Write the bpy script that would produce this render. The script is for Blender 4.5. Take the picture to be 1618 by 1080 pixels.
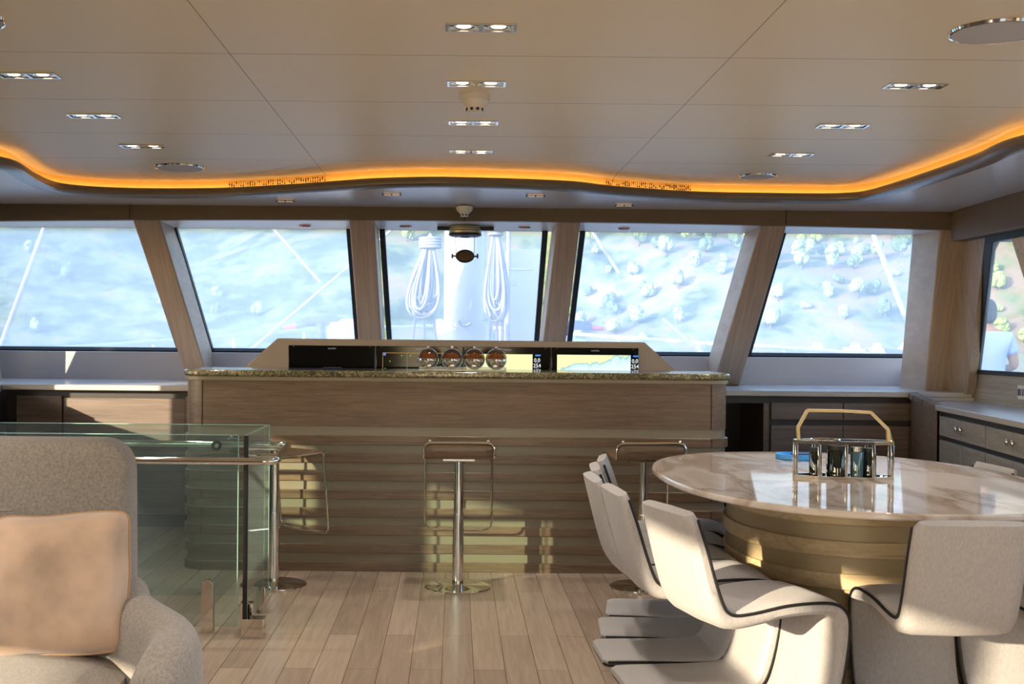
import bpy, bmesh, math, random
from mathutils import Vector, Matrix
random.seed(7)
PI = math.pi
for o in list(bpy.data.objects): bpy.data.objects.remove(o)
C = bpy.context.scene.collection
S = bpy.context.scene

# ------------------------------------------------------------------ camera
H = 1.35; F = 1850.0; VX, VY = 720.0, 537.0; ROLL = math.radians(0.5)
cam = bpy.data.cameras.new('camera'); camo = bpy.data.objects.new('camera', cam); C.objects.link(camo)
camo.location = (0, 0, H); camo.rotation_euler = (PI/2, -ROLL, 0)
cam.sensor_width = 36; cam.lens = 36*F/1618; cam.shift_x = (809-VX)/1618; cam.shift_y = -(540-VY)/1618
cam.clip_end = 3000; cam.clip_start = 0.05
S.camera = camo

def P(px, py, d):
    """world point that the photograph shows at px,py when it is d metres ahead"""
    s = F/d; dx, dy = px-VX, py-VY; c, n = math.cos(ROLL), math.sin(ROLL)
    return Vector(((dx*c+dy*n)/s, d, H-(-dx*n+dy*c)/s))

# ------------------------------------------------------------------ world, sun, exposure
S.view_settings.view_transform = 'Standard'; S.view_settings.look = 'None'
S.view_settings.exposure = 0.25; S.view_settings.gamma = 1; S.view_settings.use_curve_mapping = False
W = bpy.data.worlds.new('sky'); S.world = W; W.use_nodes = True
nt = W.node_tree; nt.nodes.clear()
sky = nt.nodes.new('ShaderNodeTexSky'); sky.sky_type = 'NISHITA'; sky.sun_disc = False
sky.sun_elevation = math.radians(24); sky.sun_rotation = math.radians(226); sky.dust_density = 1.5
bgn = nt.nodes.new('ShaderNodeBackground'); bgn.inputs[1].default_value = 0.80
won = nt.nodes.new('ShaderNodeOutputWorld')
nt.links.new(sky.outputs[0], bgn.inputs[0]); nt.links.new(bgn.outputs[0], won.inputs[0])
SUN_DIR = Vector((.72, .69, -.212)).normalized()          # the way the light travels
sl = bpy.data.lights.new('sun', 'SUN'); sl.energy = 10.0; sl.color = (1.0, .85, .60); sl.angle = math.radians(.6)
so = bpy.data.objects.new('sun', sl); C.objects.link(so)
so.rotation_euler = SUN_DIR.to_track_quat('-Z', 'Y').to_euler(); so.location = (-20, -20, 10)

# ------------------------------------------------------------------ materials
def lin(c):
    return tuple(((v/255)/12.92 if v/255 <= .04045 else ((v/255+.055)/1.055)**2.4) for v in c)
def new_mat(name):
    m = bpy.data.materials.new(name); m.use_nodes = True
    b = m.node_tree.nodes['Principled BSDF']; return m, m.node_tree, b
def mat(name, rgb, rough=.5, metal=0, spec=.5, noise=None, bump=None, coat=0, sheen=0, emit=None, estr=0):
    m, t, b = new_mat(name); col = lin(rgb) + (1,)
    b.inputs['Base Color'].default_value = col; b.inputs['Roughness'].default_value = rough
    b.inputs['Metallic'].default_value = metal; b.inputs['Specular IOR Level'].default_value = spec
    b.inputs['Coat Weight'].default_value = coat; b.inputs['Coat Roughness'].default_value = .08
    if sheen: b.inputs['Sheen Weight'].default_value = sheen
    if emit: b.inputs['Emission Color'].default_value = lin(emit)+(1,); b.inputs['Emission Strength'].default_value = estr
    if noise or bump:
        tc = t.nodes.new('ShaderNodeTexCoord')
    if noise:                                   # (scale, amount, (sx,sy,sz))
        mp = t.nodes.new('ShaderNodeMapping'); mp.inputs['Scale'].default_value = noise[2]
        n = t.nodes.new('ShaderNodeTexNoise'); n.inputs['Scale'].default_value = noise[0]; n.inputs['Detail'].default_value = 6
        mx = t.nodes.new('ShaderNodeMix'); mx.data_type = 'RGBA'
        a = noise[1]
        mx.inputs[6].default_value = tuple(max(0, v*(1-a)) for v in col[:3])+(1,)
        mx.inputs[7].default_value = tuple(min(1, v*(1+a)) for v in col[:3])+(1,)
        rmp = t.nodes.new('ShaderNodeMapRange'); rmp.inputs[1].default_value = .3; rmp.inputs[2].default_value = .7
        t.links.new(tc.outputs['Object'], mp.inputs[0]); t.links.new(mp.outputs[0], n.inputs['Vector'])
        t.links.new(n.outputs[0], rmp.inputs[0]); t.links.new(rmp.outputs[0], mx.inputs[0]); t.links.new(mx.outputs[2], b.inputs['Base Color'])
    if bump:                                    # (scale, strength, distance)
        n2 = t.nodes.new('ShaderNodeTexNoise'); n2.inputs['Scale'].default_value = bump[0]; n2.inputs['Detail'].default_value = 3
        bp = t.nodes.new('ShaderNodeBump'); bp.inputs['Strength'].default_value = bump[1]; bp.inputs['Distance'].default_value = bump[2]
        t.links.new(tc.outputs['Object'], n2.inputs['Vector']); t.links.new(n2.outputs[0], bp.inputs['Height']); t.links.new(bp.outputs[0], b.inputs['Normal'])
    return m
def wood(name, dark, light, axis='x', rough=.35, scale=1.0, ring=.5, st=None):
    m, t, b = new_mat(name)
    tc = t.nodes.new('ShaderNodeTexCoord'); mp = t.nodes.new('ShaderNodeMapping')
    st = st or {'x': (1.0, 14, 26), 'y': (14, 1.0, 26), 'z': (22, 22, 1.0)}[axis]
    mp.inputs['Scale'].default_value = tuple(v*scale for v in st)
    n = t.nodes.new('ShaderNodeTexNoise'); n.inputs['Scale'].default_value = 1.6; n.inputs['Detail'].default_value = 8; n.inputs['Distortion'].default_value = 1.0
    n3 = t.nodes.new('ShaderNodeTexNoise'); n3.inputs['Scale'].default_value = 9; n3.inputs['Detail'].default_value = 5
    ad = t.nodes.new('ShaderNodeMath'); ad.operation = 'MULTIPLY_ADD'; ad.inputs[1].default_value = ring
    r = t.nodes.new('ShaderNodeValToRGB'); r.color_ramp.elements[0].position = .42; r.color_ramp.elements[1].position = .95
    r.color_ramp.elements[0].color = lin(dark)+(1,); r.color_ramp.elements[1].color = lin(light)+(1,)
    t.links.new(tc.outputs['Object'], mp.inputs[0]); t.links.new(mp.outputs[0], n.inputs['Vector']); t.links.new(mp.outputs[0], n3.inputs['Vector'])
    t.links.new(n3.outputs[0], ad.inputs[0]); t.links.new(n.outputs[0], ad.inputs[2]); t.links.new(ad.outputs[0], r.inputs[0])
    t.links.new(r.outputs[0], b.inputs['Base Color']); b.inputs['Roughness'].default_value = rough
    bp = t.nodes.new('ShaderNodeBump'); bp.inputs['Strength'].default_value = .12; bp.inputs['Distance'].default_value = .002
    t.links.new(n3.outputs[0], bp.inputs['Height']); t.links.new(bp.outputs[0], b.inputs['Normal'])
    return m
M = {}
M['oak'] = wood('oak board', (78, 60, 45), (122, 99, 78), 'x', .32, st=(2.0, 20, 44))
M['oakpanel'] = wood('oak panel', (80, 61, 47), (116, 94, 76), 'x', .38, 1.0, st=(2.2, 20, 46))
M['strip'] = mat('recessed beige strip', (134, 122, 104), .35, noise=(2, .05, (1, 1, 12)))
M['oakv'] = wood('post oak', (128, 110, 94), (160, 142, 124), 'z', .45)
M['oakpost'] = wood('leaning post oak', (140, 122, 108), (172, 154, 138), 'z', .45, st=(34, .8, .8))
M['oaklight'] = wood('pale oak', (158, 136, 100), (196, 174, 138), 'x', .4)
M['cab'] = wood('cabinet oak', (92, 80, 74), (128, 112, 104), 'x', .42)
M['cabs'] = wood('side cabinet oak', (132, 126, 118), (168, 160, 150), 'y', .42)
M['cabdark'] = mat('dark channel', (52, 47, 48), .5)
M['black'] = mat('black rubber', (12, 12, 14), .5)
M['blackgloss'] = mat('black glass', (6, 6, 8), .08)
M['chrome'] = mat('chrome', (225, 222, 215), .07, 1)
M['steel'] = mat('brushed steel', (170, 168, 160), .25, 1)
M['white'] = mat('white gelcoat', (170, 174, 180), .3)
M['headwhite'] = mat('window head lacquer', (235, 232, 230), .35)
M['dash'] = mat('dash leather', (168, 155, 148), .5, noise=(6, .03, (1, 1, 1)))
M['sill'] = mat('sill lining', (176, 172, 176), .4)
M['counter'] = mat('counter laminate', (188, 184, 182), .22)
M['ceil_soffit'] = mat('lacquered soffit', (206, 202, 202), .28, spec=.8)
M['beam'] = mat('beam oak veneer', (104, 90, 72), .5, noise=(3, .06, (1, 1, 8)))
M['lip'] = mat('metal lip', (120, 108, 94), .28, .35)
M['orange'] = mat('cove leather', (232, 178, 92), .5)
M['plaster'] = mat('smoke detector plastic', (225, 220, 210), .4)
M['speaker'] = mat('speaker grille', (190, 186, 180), .5)
M['fabric'] = mat('ivory chair fabric', (164, 159, 158), .85, noise=(160, .10, (1, 1, .35)), bump=(420, .25, .001), sheen=.15)
M['piping'] = mat('black piping', (16, 14, 16), .6)
M['armfabric'] = mat('grey beige tweed', (140, 132, 126), .9, noise=(130, .22, (1, 1, 1)), bump=(350, .4, .002), sheen=.2)
M['velvet'] = mat('peach crushed velvet', (196, 166, 142), .75, noise=(5, .34, (1, 1, 1)), bump=(14, .25, .01), sheen=.5)
M['piping2'] = mat('velvet seam', (190, 150, 112), .8)
M['rope'] = mat('white rope', (132, 136, 146), .8)
M['alu'] = mat('mast paint', (150, 155, 166), .35)
M['navy'] = mat('navy cover', (60, 70, 105), .8)
M['red'] = mat('red plastic', (214, 50, 52), .5)
M['skin'] = mat('skin', (178, 128, 100), .6)
M['hair'] = mat('dark hair', (24, 20, 20), .7)
M['shirt'] = mat('light blue shirt', (168, 188, 226), .85)
M['trouser'] = mat('navy trousers', (40, 46, 66), .85)
M['blue'] = mat('blue plastic', (58, 150, 226), .3)
M['nuts'] = mat('mixed nuts', (150, 98, 56), .6, noise=(80, .5, (1, 1, 1)), bump=(60, 1, .01))
M['bottle'] = mat('dark green bottle glass', (16, 24, 24), .05, spec=.8)
M['bottleblue'] = mat('smoky blue glass', (60, 90, 100), .06, spec=.8)
M['brass'] = mat('pale oak handle', (196, 172, 126), .35)
M['bulb'] = mat('lit lamp', (255, 236, 205), .5, emit=(255, 226, 190), estr=9)
M['bulbdim'] = mat('dim lit lamp', (255, 236, 205), .5, emit=(255, 220, 190), estr=.35)
M['redlamp'] = mat('red night lamp', (200, 110, 104), .5, emit=(255, 90, 80), estr=.15)
M['led'] = mat('warm led strip', (255, 190, 90), .5, emit=(255, 210, 142), estr=17)
M['leaf1'] = mat('olive green foliage', (112, 132, 84), .8, noise=(1.2, .4, (1, 1, 1)))
M['leaf2'] = mat('dark green foliage', (72, 94, 70), .8, noise=(1.2, .4, (1, 1, 1)))
M['trunk'] = mat('bark', (90, 74, 60), .9)
M['deck'] = mat('white deck', (150, 152, 158), .5)
M['outlet'] = mat('outlet plastic', (214, 214, 214), .4)
M['seam'] = mat('shadow gap', (40, 34, 28), .8)
M['land'] = mat('chart land', (10, 10, 10), .4, emit=(236, 240, 176), estr=1.0)

def emis(name, rgb, k=1.0):
    return mat(name, (5, 5, 5), .3, emit=rgb, estr=k)
M['txt'] = emis('screen white', (240, 245, 250)); M['green'] = emis('screen green', (80, 230, 60))
M['orangeln'] = emis('screen orange', (190, 140, 60), .8); M['bluepx'] = emis('screen blue', (70, 130, 220))
M['popup'] = emis('screen popup', (46, 46, 64), .8); M['greytxt'] = emis('screen grey', (130, 130, 140), .9)

def chart_mat():
    m, t, b = new_mat('chart sea and land')
    tc = t.nodes.new('ShaderNodeTexCoord'); sp = t.nodes.new('ShaderNodeSeparateXYZ'); t.links.new(tc.outputs['Object'], sp.inputs[0])
    mp = t.nodes.new('ShaderNodeMapping'); mp.inputs['Scale'].default_value = (7, 0, 3); t.links.new(tc.outputs['Object'], mp.inputs[0])
    n = t.nodes.new('ShaderNodeTexNoise'); n.inputs['Scale'].default_value = 1.5; n.inputs['Detail'].default_value = 8; t.links.new(mp.outputs[0], n.inputs['Vector'])
    a = t.nodes.new('ShaderNodeMath'); a.operation = 'MULTIPLY_ADD'; a.inputs[1].default_value = .22; t.links.new(n.outputs[0], a.inputs[0]); t.links.new(sp.outputs[2], a.inputs[2])
    x2 = t.nodes.new('ShaderNodeMath'); x2.operation = 'MULTIPLY_ADD'; x2.inputs[1].default_value = -.16; t.links.new(sp.outputs[0], x2.inputs[0]); t.links.new(a.outputs[0], x2.inputs[2])
    r = t.nodes.new('ShaderNodeValToRGB'); e = r.color_ramp.elements
    e[0].position = .27; e[0].color = lin((222, 238, 240))+(1,)
    e[1].position = .314; e[1].color = lin((196, 228, 232))+(1,)
    for p, c in ((.320, (120, 190, 210)), (.327, (236, 240, 180)), (.5, (236, 240, 180))):
        q = e.new(p); q.color = lin(c)+(1,)
    t.links.new(x2.outputs[0], r.inputs[0]); t.links.new(r.outputs[0], b.inputs['Emission Color']); b.inputs['Emission Strength'].default_value = 1.0
    b.inputs['Base Color'].default_value = (.01, .01, .01, 1); b.inputs['Roughness'].default_value = .3
    return m
M['chart'] = chart_mat()

def glass_mat(name, tint, film, gloss=.06, streak=0.0, veil=(.90, .95, 1)):
    """thin pane: clear, slightly reflective, with a salt film whose bright veil also stands in for outside haze"""
    m = bpy.data.materials.new(name); m.use_nodes = True; t = m.node_tree; t.nodes.clear()
    out = t.nodes.new('ShaderNodeOutputMaterial')
    tr = t.nodes.new('ShaderNodeBsdfTransparent'); tr.inputs[0].default_value = tint+(1,)
    gl = t.nodes.new('ShaderNodeBsdfGlossy'); gl.inputs['Roughness'].default_value = .02
    lw0 = t.nodes.new('ShaderNodeLayerWeight'); lw0.inputs[0].default_value = .5
    pw = t.nodes.new('ShaderNodeMath'); pw.operation = 'POWER'; pw.inputs[1].default_value = 4.5; t.links.new(lw0.outputs['Facing'], pw.inputs[0])
    lw = t.nodes.new('ShaderNodeMath'); lw.operation = 'MULTIPLY_ADD'; lw.inputs[1].default_value = .8; lw.inputs[2].default_value = gloss*.5; t.links.new(pw.outputs[0], lw.inputs[0])
    m1 = t.nodes.new('ShaderNodeMixShader'); t.links.new(lw.outputs[0], m1.inputs[0]); t.links.new(tr.outputs[0], m1.inputs[1]); t.links.new(gl.outputs[0], m1.inputs[2])
    last = m1
    if film > 0:
        tl = t.nodes.new('ShaderNodeBsdfTranslucent'); tl.inputs[0].default_value = tuple(veil)+(1,)
        m2 = t.nodes.new('ShaderNodeMixShader'); t.links.new(last.outputs[0], m2.inputs[1]); t.links.new(tl.outputs[0], m2.inputs[2])
        m2.inputs[0].default_value = film
        if streak:
            tc = t.nodes.new('ShaderNodeTexCoord'); mp = t.nodes.new('ShaderNodeMapping'); mp.inputs['Scale'].default_value = (1.2, 1, 3.2); mp.inputs['Rotation'].default_value = (0, .5, 0)
            n = t.nodes.new('ShaderNodeTexNoise'); n.inputs['Scale'].default_value = 2.5; n.inputs['Detail'].default_value = 8; n.inputs['Distortion'].default_value = .8
            mr = t.nodes.new('ShaderNodeMapRange'); mr.inputs[1].default_value = .3; mr.inputs[2].default_value = .75
            mr.inputs[3].default_value = film-streak; mr.inputs[4].default_value = film+streak
            t.links.new(tc.outputs['Object'], mp.inputs[0]); t.links.new(mp.outputs[0], n.inputs['Vector']); t.links.new(n.outputs[0], mr.inputs[0]); t.links.new(mr.outputs[0], m2.inputs[0])
        last = m2
    t.links.new(last.outputs[0], out.inputs[0]); return m
M['salt_haze'] = glass_mat('salt filmed windscreen', (.98, .99, .99), .36, streak=.07, veil=(.80, .81, .81))  # pale veil paints in the outside haze, on top of real streaks
M['salt_haze2'] = glass_mat('salt filmed windscreen right', (.98, .99, .99), .25, streak=.05, veil=(.80, .83, .88))
M['salt_haze3'] = glass_mat('salt filmed windscreen centre', (.97, .98, .98), .22, streak=.04, veil=(.80, .82, .86))
M['clear'] = glass_mat('clear side window', (.97, .98, .98), .09)  # thin film added as a veil of outside haze
M['green_glass'] = glass_mat('green tinted glass', (.86, .93, .905), .035)
M['edge_glass'] = mat('glass polished edge', (150, 190, 172), .1, spec=.8)
M['bowlglass'] = glass_mat('amber glass', (.50, .38, .25), .06)
M['tableglass'] = glass_mat('clear acrylic', (.9, .9, .86), .12)

def floor_mat():
    m, t, b = new_mat('oak floor planks')
    tc = t.nodes.new('ShaderNodeTexCoord'); mp = t.nodes.new('ShaderNodeMapping'); mp.inputs['Rotation'].default_value = (0, 0, PI/2)
    mp.inputs['Location'].default_value = (.3, .045, 0)
    br = t.nodes.new('ShaderNodeTexBrick'); br.inputs['Scale'].default_value = 1; br.inputs['Brick Width'].default_value = 1.5; br.inputs['Row Height'].default_value = .13
    br.inputs['Mortar Size'].default_value = .0016; br.inputs['Mortar Smooth'].default_value = .1; br.offset = .37; br.offset_frequency = 2
    br.inputs['Color1'].default_value = lin((172, 154, 138))+(1,); br.inputs['Color2'].default_value = lin((150, 132, 118))+(1,); br.inputs['Mortar'].default_value = lin((100, 82, 68))+(1,)
    t.links.new(tc.outputs['Object'], mp.inputs[0]); t.links.new(mp.outputs[0], br.inputs['Vector'])
    mp2 = t.nodes.new('ShaderNodeMapping'); mp2.inputs['Scale'].default_value = (22, 1.3, 1); n = t.nodes.new('ShaderNodeTexNoise'); n.inputs['Scale'].default_value = 2.2; n.inputs['Detail'].default_value = 8; n.inputs['Distortion'].default_value = .6
    t.links.new(tc.outputs['Object'], mp2.inputs[0]); t.links.new(mp2.outputs[0], n.inputs['Vector'])
    mr = t.nodes.new('ShaderNodeMapRange'); mr.inputs[1].default_value = .3; mr.inputs[2].default_value = .7; mr.inputs[3].default_value = .86; mr.inputs[4].default_value = 1.1
    mx = t.nodes.new('ShaderNodeVectorMath'); mx.operation = 'SCALE'
    t.links.new(n.outputs[0], mr.inputs[0]); t.links.new(br.outputs[0], mx.inputs[0]); t.links.new(mr.outputs[0], mx.inputs['Scale']); t.links.new(mx.outputs[0], b.inputs['Base Color'])
    b.inputs['Roughness'].default_value = .27; b.inputs['Specular IOR Level'].default_value = .6
    bp = t.nodes.new('ShaderNodeBump'); bp.inputs['Strength'].default_value = .35; bp.inputs['Distance'].default_value = .0015; bp.invert = True
    t.links.new(br.outputs['Fac'], bp.inputs['Height']); t.links.new(bp.outputs[0], b.inputs['Normal'])
    return m
M['floor'] = floor_mat()

def ceil_mat():
    m, t, b = new_mat('beige ceiling panels')
    tc = t.nodes.new('ShaderNodeTexCoord'); sp = t.nodes.new('ShaderNodeSeparateXYZ'); t.links.new(tc.outputs['Object'], sp.inputs[0])
    def mth(op, a, bb=None, c=None):
        q = t.nodes.new('ShaderNodeMath'); q.operation = op
        for i, v in enumerate((a, bb, c)):
            if v is None: continue
            if isinstance(v, (int, float)): q.inputs[i].default_value = v
            else: t.links.new(v, q.inputs[i])
        return q.outputs[0]
    # longitudinal joints at x = .08 +- .924, transverse ones every .853 m
    dx = mth('ABSOLUTE', mth('SUBTRACT', mth('ABSOLUTE', mth('SUBTRACT', sp.outputs[0], .08)), .924))
    l1 = mth('LESS_THAN', dx, .0022)
    fy = mth('FRACT', mth('DIVIDE', mth('SUBTRACT', sp.outputs[1], 4.325), .853)); dy = mth('MINIMUM', fy, mth('SUBTRACT', 1.0, fy))
    l2 = mth('LESS_THAN', dy, .0036)
    ln = mth('MAXIMUM', l1, l2)
    n = t.nodes.new('ShaderNodeTexNoise'); n.inputs['Scale'].default_value = .6; t.links.new(tc.outputs['Object'], n.inputs['Vector'])
    mx = t.nodes.new('ShaderNodeMix'); mx.data_type = 'RGBA'; mx.inputs[6].default_value = lin((232, 220, 190))+(1,); mx.inputs[7].default_value = lin((150, 134, 108))+(1,)
    t.links.new(ln, mx.inputs[0]); t.links.new(mx.outputs[2], b.inputs['Base Color'])
    b.inputs['Roughness'].default_value = .42; b.inputs['Specular IOR Level'].default_value = .5
    return m
M['ceil'] = ceil_mat()

def marble(name, base, vein, rough, sc, lo=.47, hi=.53):
    m, t, b = new_mat(name); tc = t.nodes.new('ShaderNodeTexCoord')
    mp = t.nodes.new('ShaderNodeMapping'); mp.inputs['Rotation'].default_value = (0, 0, .5); mp.inputs['Scale'].default_value = (sc, sc*.35, sc)
    n = t.nodes.new('ShaderNodeTexNoise'); n.inputs['Scale'].default_value = 1.6; n.inputs['Detail'].default_value = 8; n.inputs['Distortion'].default_value = 1.5
    r = t.nodes.new('ShaderNodeValToRGB'); e = r.color_ramp.elements
    e[0].position = .3; e[0].color = lin(base)+(1,); e[1].position = .8; e[1].color = lin(base)+(1,)
    for p, c in ((lo, base), ((lo+hi)/2, vein), (hi, base), (.66, tuple(int((a+v*.6)/1.6) for a, v in zip(base, vein)))):
        q = e.new(p); q.color = lin(c)+(1,)
    t.links.new(tc.outputs['Object'], mp.inputs[0]); t.links.new(mp.outputs[0], n.inputs['Vector']); t.links.new(n.outputs[0], r.inputs[0]); t.links.new(r.outputs[0], b.inputs['Base Color'])
    b.inputs['Roughness'].default_value = rough; b.inputs['Specular IOR Level'].default_value = .6; return m
M['marble'] = marble('pale marble', (208, 198, 190), (172, 152, 136), .05, 1.3, .44, .58)
M['strip2'] = mat('pale recessed strip', (160, 142, 110), .35)
M['stone'] = marble('green veined stone', (78, 74, 56), (150, 142, 112), .12, 16, .44, .56)

def hill_mat():
    m, t, b = new_mat('scrub hillside'); tc = t.nodes.new('ShaderNodeTexCoord')
    n = t.nodes.new('ShaderNodeTexNoise'); n.inputs['Scale'].default_value = .055; n.inputs['Detail'].default_value = 10; n.inputs['Roughness'].default_value = .65
    r = t.nodes.new('ShaderNodeValToRGB'); e = r.color_ramp.elements
    e[0].position = .38; e[0].color = lin((56, 74, 66))+(1,); e[1].position = .66; e[1].color = lin((122, 112, 104))+(1,)
    q = e.new(.5); q.color = lin((96, 110, 82))+(1,); q = e.new(.58); q.color = lin((116, 108, 92))+(1,)
    sp = t.nodes.new('ShaderNodeSeparateXYZ'); mr = t.nodes.new('ShaderNodeMapRange'); mr.inputs[1].default_value = -60; mr.inputs[2].default_value = 240; mr.inputs[3].default_value = -.05; mr.inputs[4].default_value = .09
    ad = t.nodes.new('ShaderNodeMath'); ad.operation = 'ADD'
    t.links.new(tc.outputs['Object'], n.inputs['Vector']); t.links.new(tc.outputs['Object'], sp.inputs[0]); t.links.new(sp.outputs[0], mr.inputs[0])
    t.links.new(n.outputs[0], ad.inputs[0]); t.links.new(mr.outputs[0], ad.inputs[1]); t.links.new(ad.outputs[0], r.inputs[0]); t.links.new(r.outputs[0], b.inputs['Base Color'])
    b.inputs['Roughness'].default_value = .95; b.inputs['Specular IOR Level'].default_value = .1; return m
M['hill'] = hill_mat()
M['sea'] = mat('sea water', (70, 110, 130), .15, bump=(.6, .4, .3))

# ------------------------------------------------------------------ mesh helpers
class MB:
    def __init__(s): s.v = []; s.f = []
    def add(s, vs, fs):
        k = len(s.v); s.v += [tuple(v) for v in vs]; s.f += [tuple(i+k for i in f) for f in fs]; return s
    def box(s, x0, x1, y0, y1, z0, z1):
        return s.hexa([(x0,y0,z0),(x1,y0,z0),(x1,y1,z0),(x0,y1,z0)], [(x0,y0,z1),(x1,y0,z1),(x1,y1,z1),(x0,y1,z1)])
    def hexa(s, a, b):
        return s.add(list(a)+list(b), [(3,2,1,0),(4,5,6,7),(0,1,5,4),(1,2,6,5),(2,3,7,6),(3,0,4,7)])
    def prism(s, poly, lo, hi, axis='z'):
        n = len(poly)
        def pt(p, h): return {'z': (p[0], p[1], h), 'y': (p[0], h, p[1]), 'x': (h, p[0], p[1])}[axis]
        vs = [pt(p, lo) for p in poly]+[pt(p, hi) for p in poly]
        return s.add(vs, [tuple(range(n-1, -1, -1)), tuple(range(n, 2*n))]+[(i, (i+1) % n, n+(i+1) % n, n+i) for i in range(n)])
    def lathe(s, prof, c=(0,0,0), seg=24, sx=1, sy=1, axis='z', ang=2*PI):
        n = len(prof); vs = []
        for k in range(seg):
            a = ang*k/seg
            for r, z in prof:
                p = (r*math.cos(a)*sx, r*math.sin(a)*sy, z)
                if axis == 'y': p = (p[0], p[2], p[1])
                if axis == 'x': p = (p[2], p[0], p[1])
                vs.append((p[0]+c[0], p[1]+c[1], p[2]+c[2]))
        fs = [(k*n+i, ((k+1) % seg)*n+i, ((k+1) % seg)*n+i+1, k*n+i+1) for k in range(seg) for i in range(n-1)]
        return s.add(vs, fs)
    def tube(s, pts, r, seg=10, closed=False):
        pts = [Vector(p) for p in pts]; n = len(pts); vs = []; up = None
        rr = r if isinstance(r, (list, tuple)) else [r]*n
        for i, p in enumerate(pts):
            if closed: d = pts[(i+1) % n]-pts[i-1]
            else: d = pts[min(i+1, n-1)]-pts[max(i-1, 0)]
            d.normalize()
            if up is None: up = Vector((0,0,1)) if abs(d.z) < .9 else Vector((0,1,0))
            a = d.cross(up)
            if a.length < 1e-4: a = d.cross(Vector((1,0,0)))
            a.normalize(); b = a.cross(d); up = b
            for k in range(seg):
                t = 2*PI*k/seg; vs.append(p+(a*math.cos(t)+b*math.sin(t))*rr[i])
        fs = []
        for i in range(n if closed else n-1):
            j = (i+1) % n
            fs += [(i*seg+k, i*seg+(k+1) % seg, j*seg+(k+1) % seg, j*seg+k) for k in range(seg)]
        if not closed: fs += [tuple(range(seg-1, -1, -1)), tuple((n-1)*seg+k for k in range(seg))]
        return s.add(vs, fs)
    def sphere(s, c, r, seg=16, rings=10, sc=(1,1,1), z0=-1, z1=1):
        prof = []
        a0, a1 = math.asin(z0), math.asin(z1)
        for i in range(rings+1):
            a = a0+(a1-a0)*i/rings; prof.append((r*math.cos(a)+1e-5, r*math.sin(a)*sc[2]))
        return s.lathe(prof, c, seg, sc[0], sc[1])
    def build(s, name, m, parent=None, smooth=False, bevel=0, seg=2, angle=40):
        me = bpy.data.meshes.new(name); me.from_pydata(s.v, [], s.f)
        bm = bmesh.new(); bm.from_mesh(me); bmesh.ops.remove_doubles(bm, verts=bm.verts, dist=1e-5)
        bmesh.ops.recalc_face_normals(bm, faces=bm.faces); bm.to_mesh(me); bm.free()
        o = bpy.data.objects.new(name, me); C.objects.link(o); me.materials.append(m)
        if parent: o.parent = parent
        if bevel:
            b = o.modifiers.new('bevel', 'BEVEL'); b.width = bevel; b.segments = seg; b.limit_method = 'ANGLE'; b.angle_limit = math.radians(angle)
        if smooth or bevel:
            me.shade_smooth()
            if smooth is not True or bevel or True:
                try: me.set_sharp_from_angle(angle=math.radians(42))
                except Exception: pass
        return o
def thing(name, label, cat, loc=(0,0,0), rz=0, group=None):
    o = bpy.data.objects.new(name, None); C.objects.link(o); o.location = loc; o.rotation_euler = (0,0,rz)
    o.empty_display_size = .1; o['label'] = label; o['category'] = cat
    if group: o['group'] = group
    return o
def tag(o, label, cat, group=None, kind=None):
    o['label'] = label; o['category'] = cat
    if group: o['group'] = group
    if kind: o['kind'] = kind
    return o
def struct(o): o['kind'] = 'structure'; return o
def dup(root, loc, rz, label=None):
    r = root.copy(); C.objects.link(r); r.location = loc; r.rotation_euler = (0,0,rz)
    if label: r['label'] = label
    for ch in list(root.children):
        c = ch.copy(); C.objects.link(c); c.parent = r
        for g in list(ch.children):
            d = g.copy(); C.objects.link(d); d.parent = c
    return r
def arc(cx, cy, r, a0, a1, n=8):
    return [(cx+r*math.cos(a0+(a1-a0)*i/n), cy+r*math.sin(a0+(a1-a0)*i/n)) for i in range(n+1)]
def catmull(pts, k=8):
    pts = [Vector(p) for p in pts]; out = []
    for i in range(len(pts)-1):
        p0 = pts[max(i-1, 0)]; p1 = pts[i]; p2 = pts[i+1]; p3 = pts[min(i+2, len(pts)-1)]
        for j in range(k):
            t = j/k; out.append(.5*((2*p1)+(p2-p0)*t+(2*p0-5*p1+4*p2-p3)*t*t+(3*p1-p0-3*p2+p3)*t**3))
    out.append(pts[-1]); return out
def superellipse(cx, cy, a, b, n, k=96):
    out = []
    for i in range(k):
        t = 2*PI*i/k; c, s_ = math.cos(t), math.sin(t)
        out.append((cx+a*math.copysign(abs(c)**(2/n), c), cy+b*math.copysign(abs(s_)**(2/n), s_)))
    return out
def text(name, body, size, m, parent, loc, rot=(PI/2,0,0), align='CENTER'):
    cu = bpy.data.curves.new(name, 'FONT'); cu.body = body; cu.size = size; cu.align_x = align; cu.extrude = .0004
    t = bpy.data.objects.new(name, cu); C.objects.link(t); bpy.context.view_layer.update()
    me = bpy.data.meshes.new_from_object(t.evaluated_get(bpy.context.evaluated_depsgraph_get())); bpy.data.objects.remove(t)
    me.materials.clear(); me.materials.append(m); o = bpy.data.objects.new(name, me); C.objects.link(o); o.location = loc; o.rotation_euler = rot; o.parent = parent
    return o

# ================================================================== SETTING
XL, XR, YB, YF = -3.75, 3.68, -4.2, 8.33
ZC = 2.40
struct(MB().box(-3.95, 3.95, YB, 9.5, -.12, 0).build('floor', M['floor']))
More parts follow.
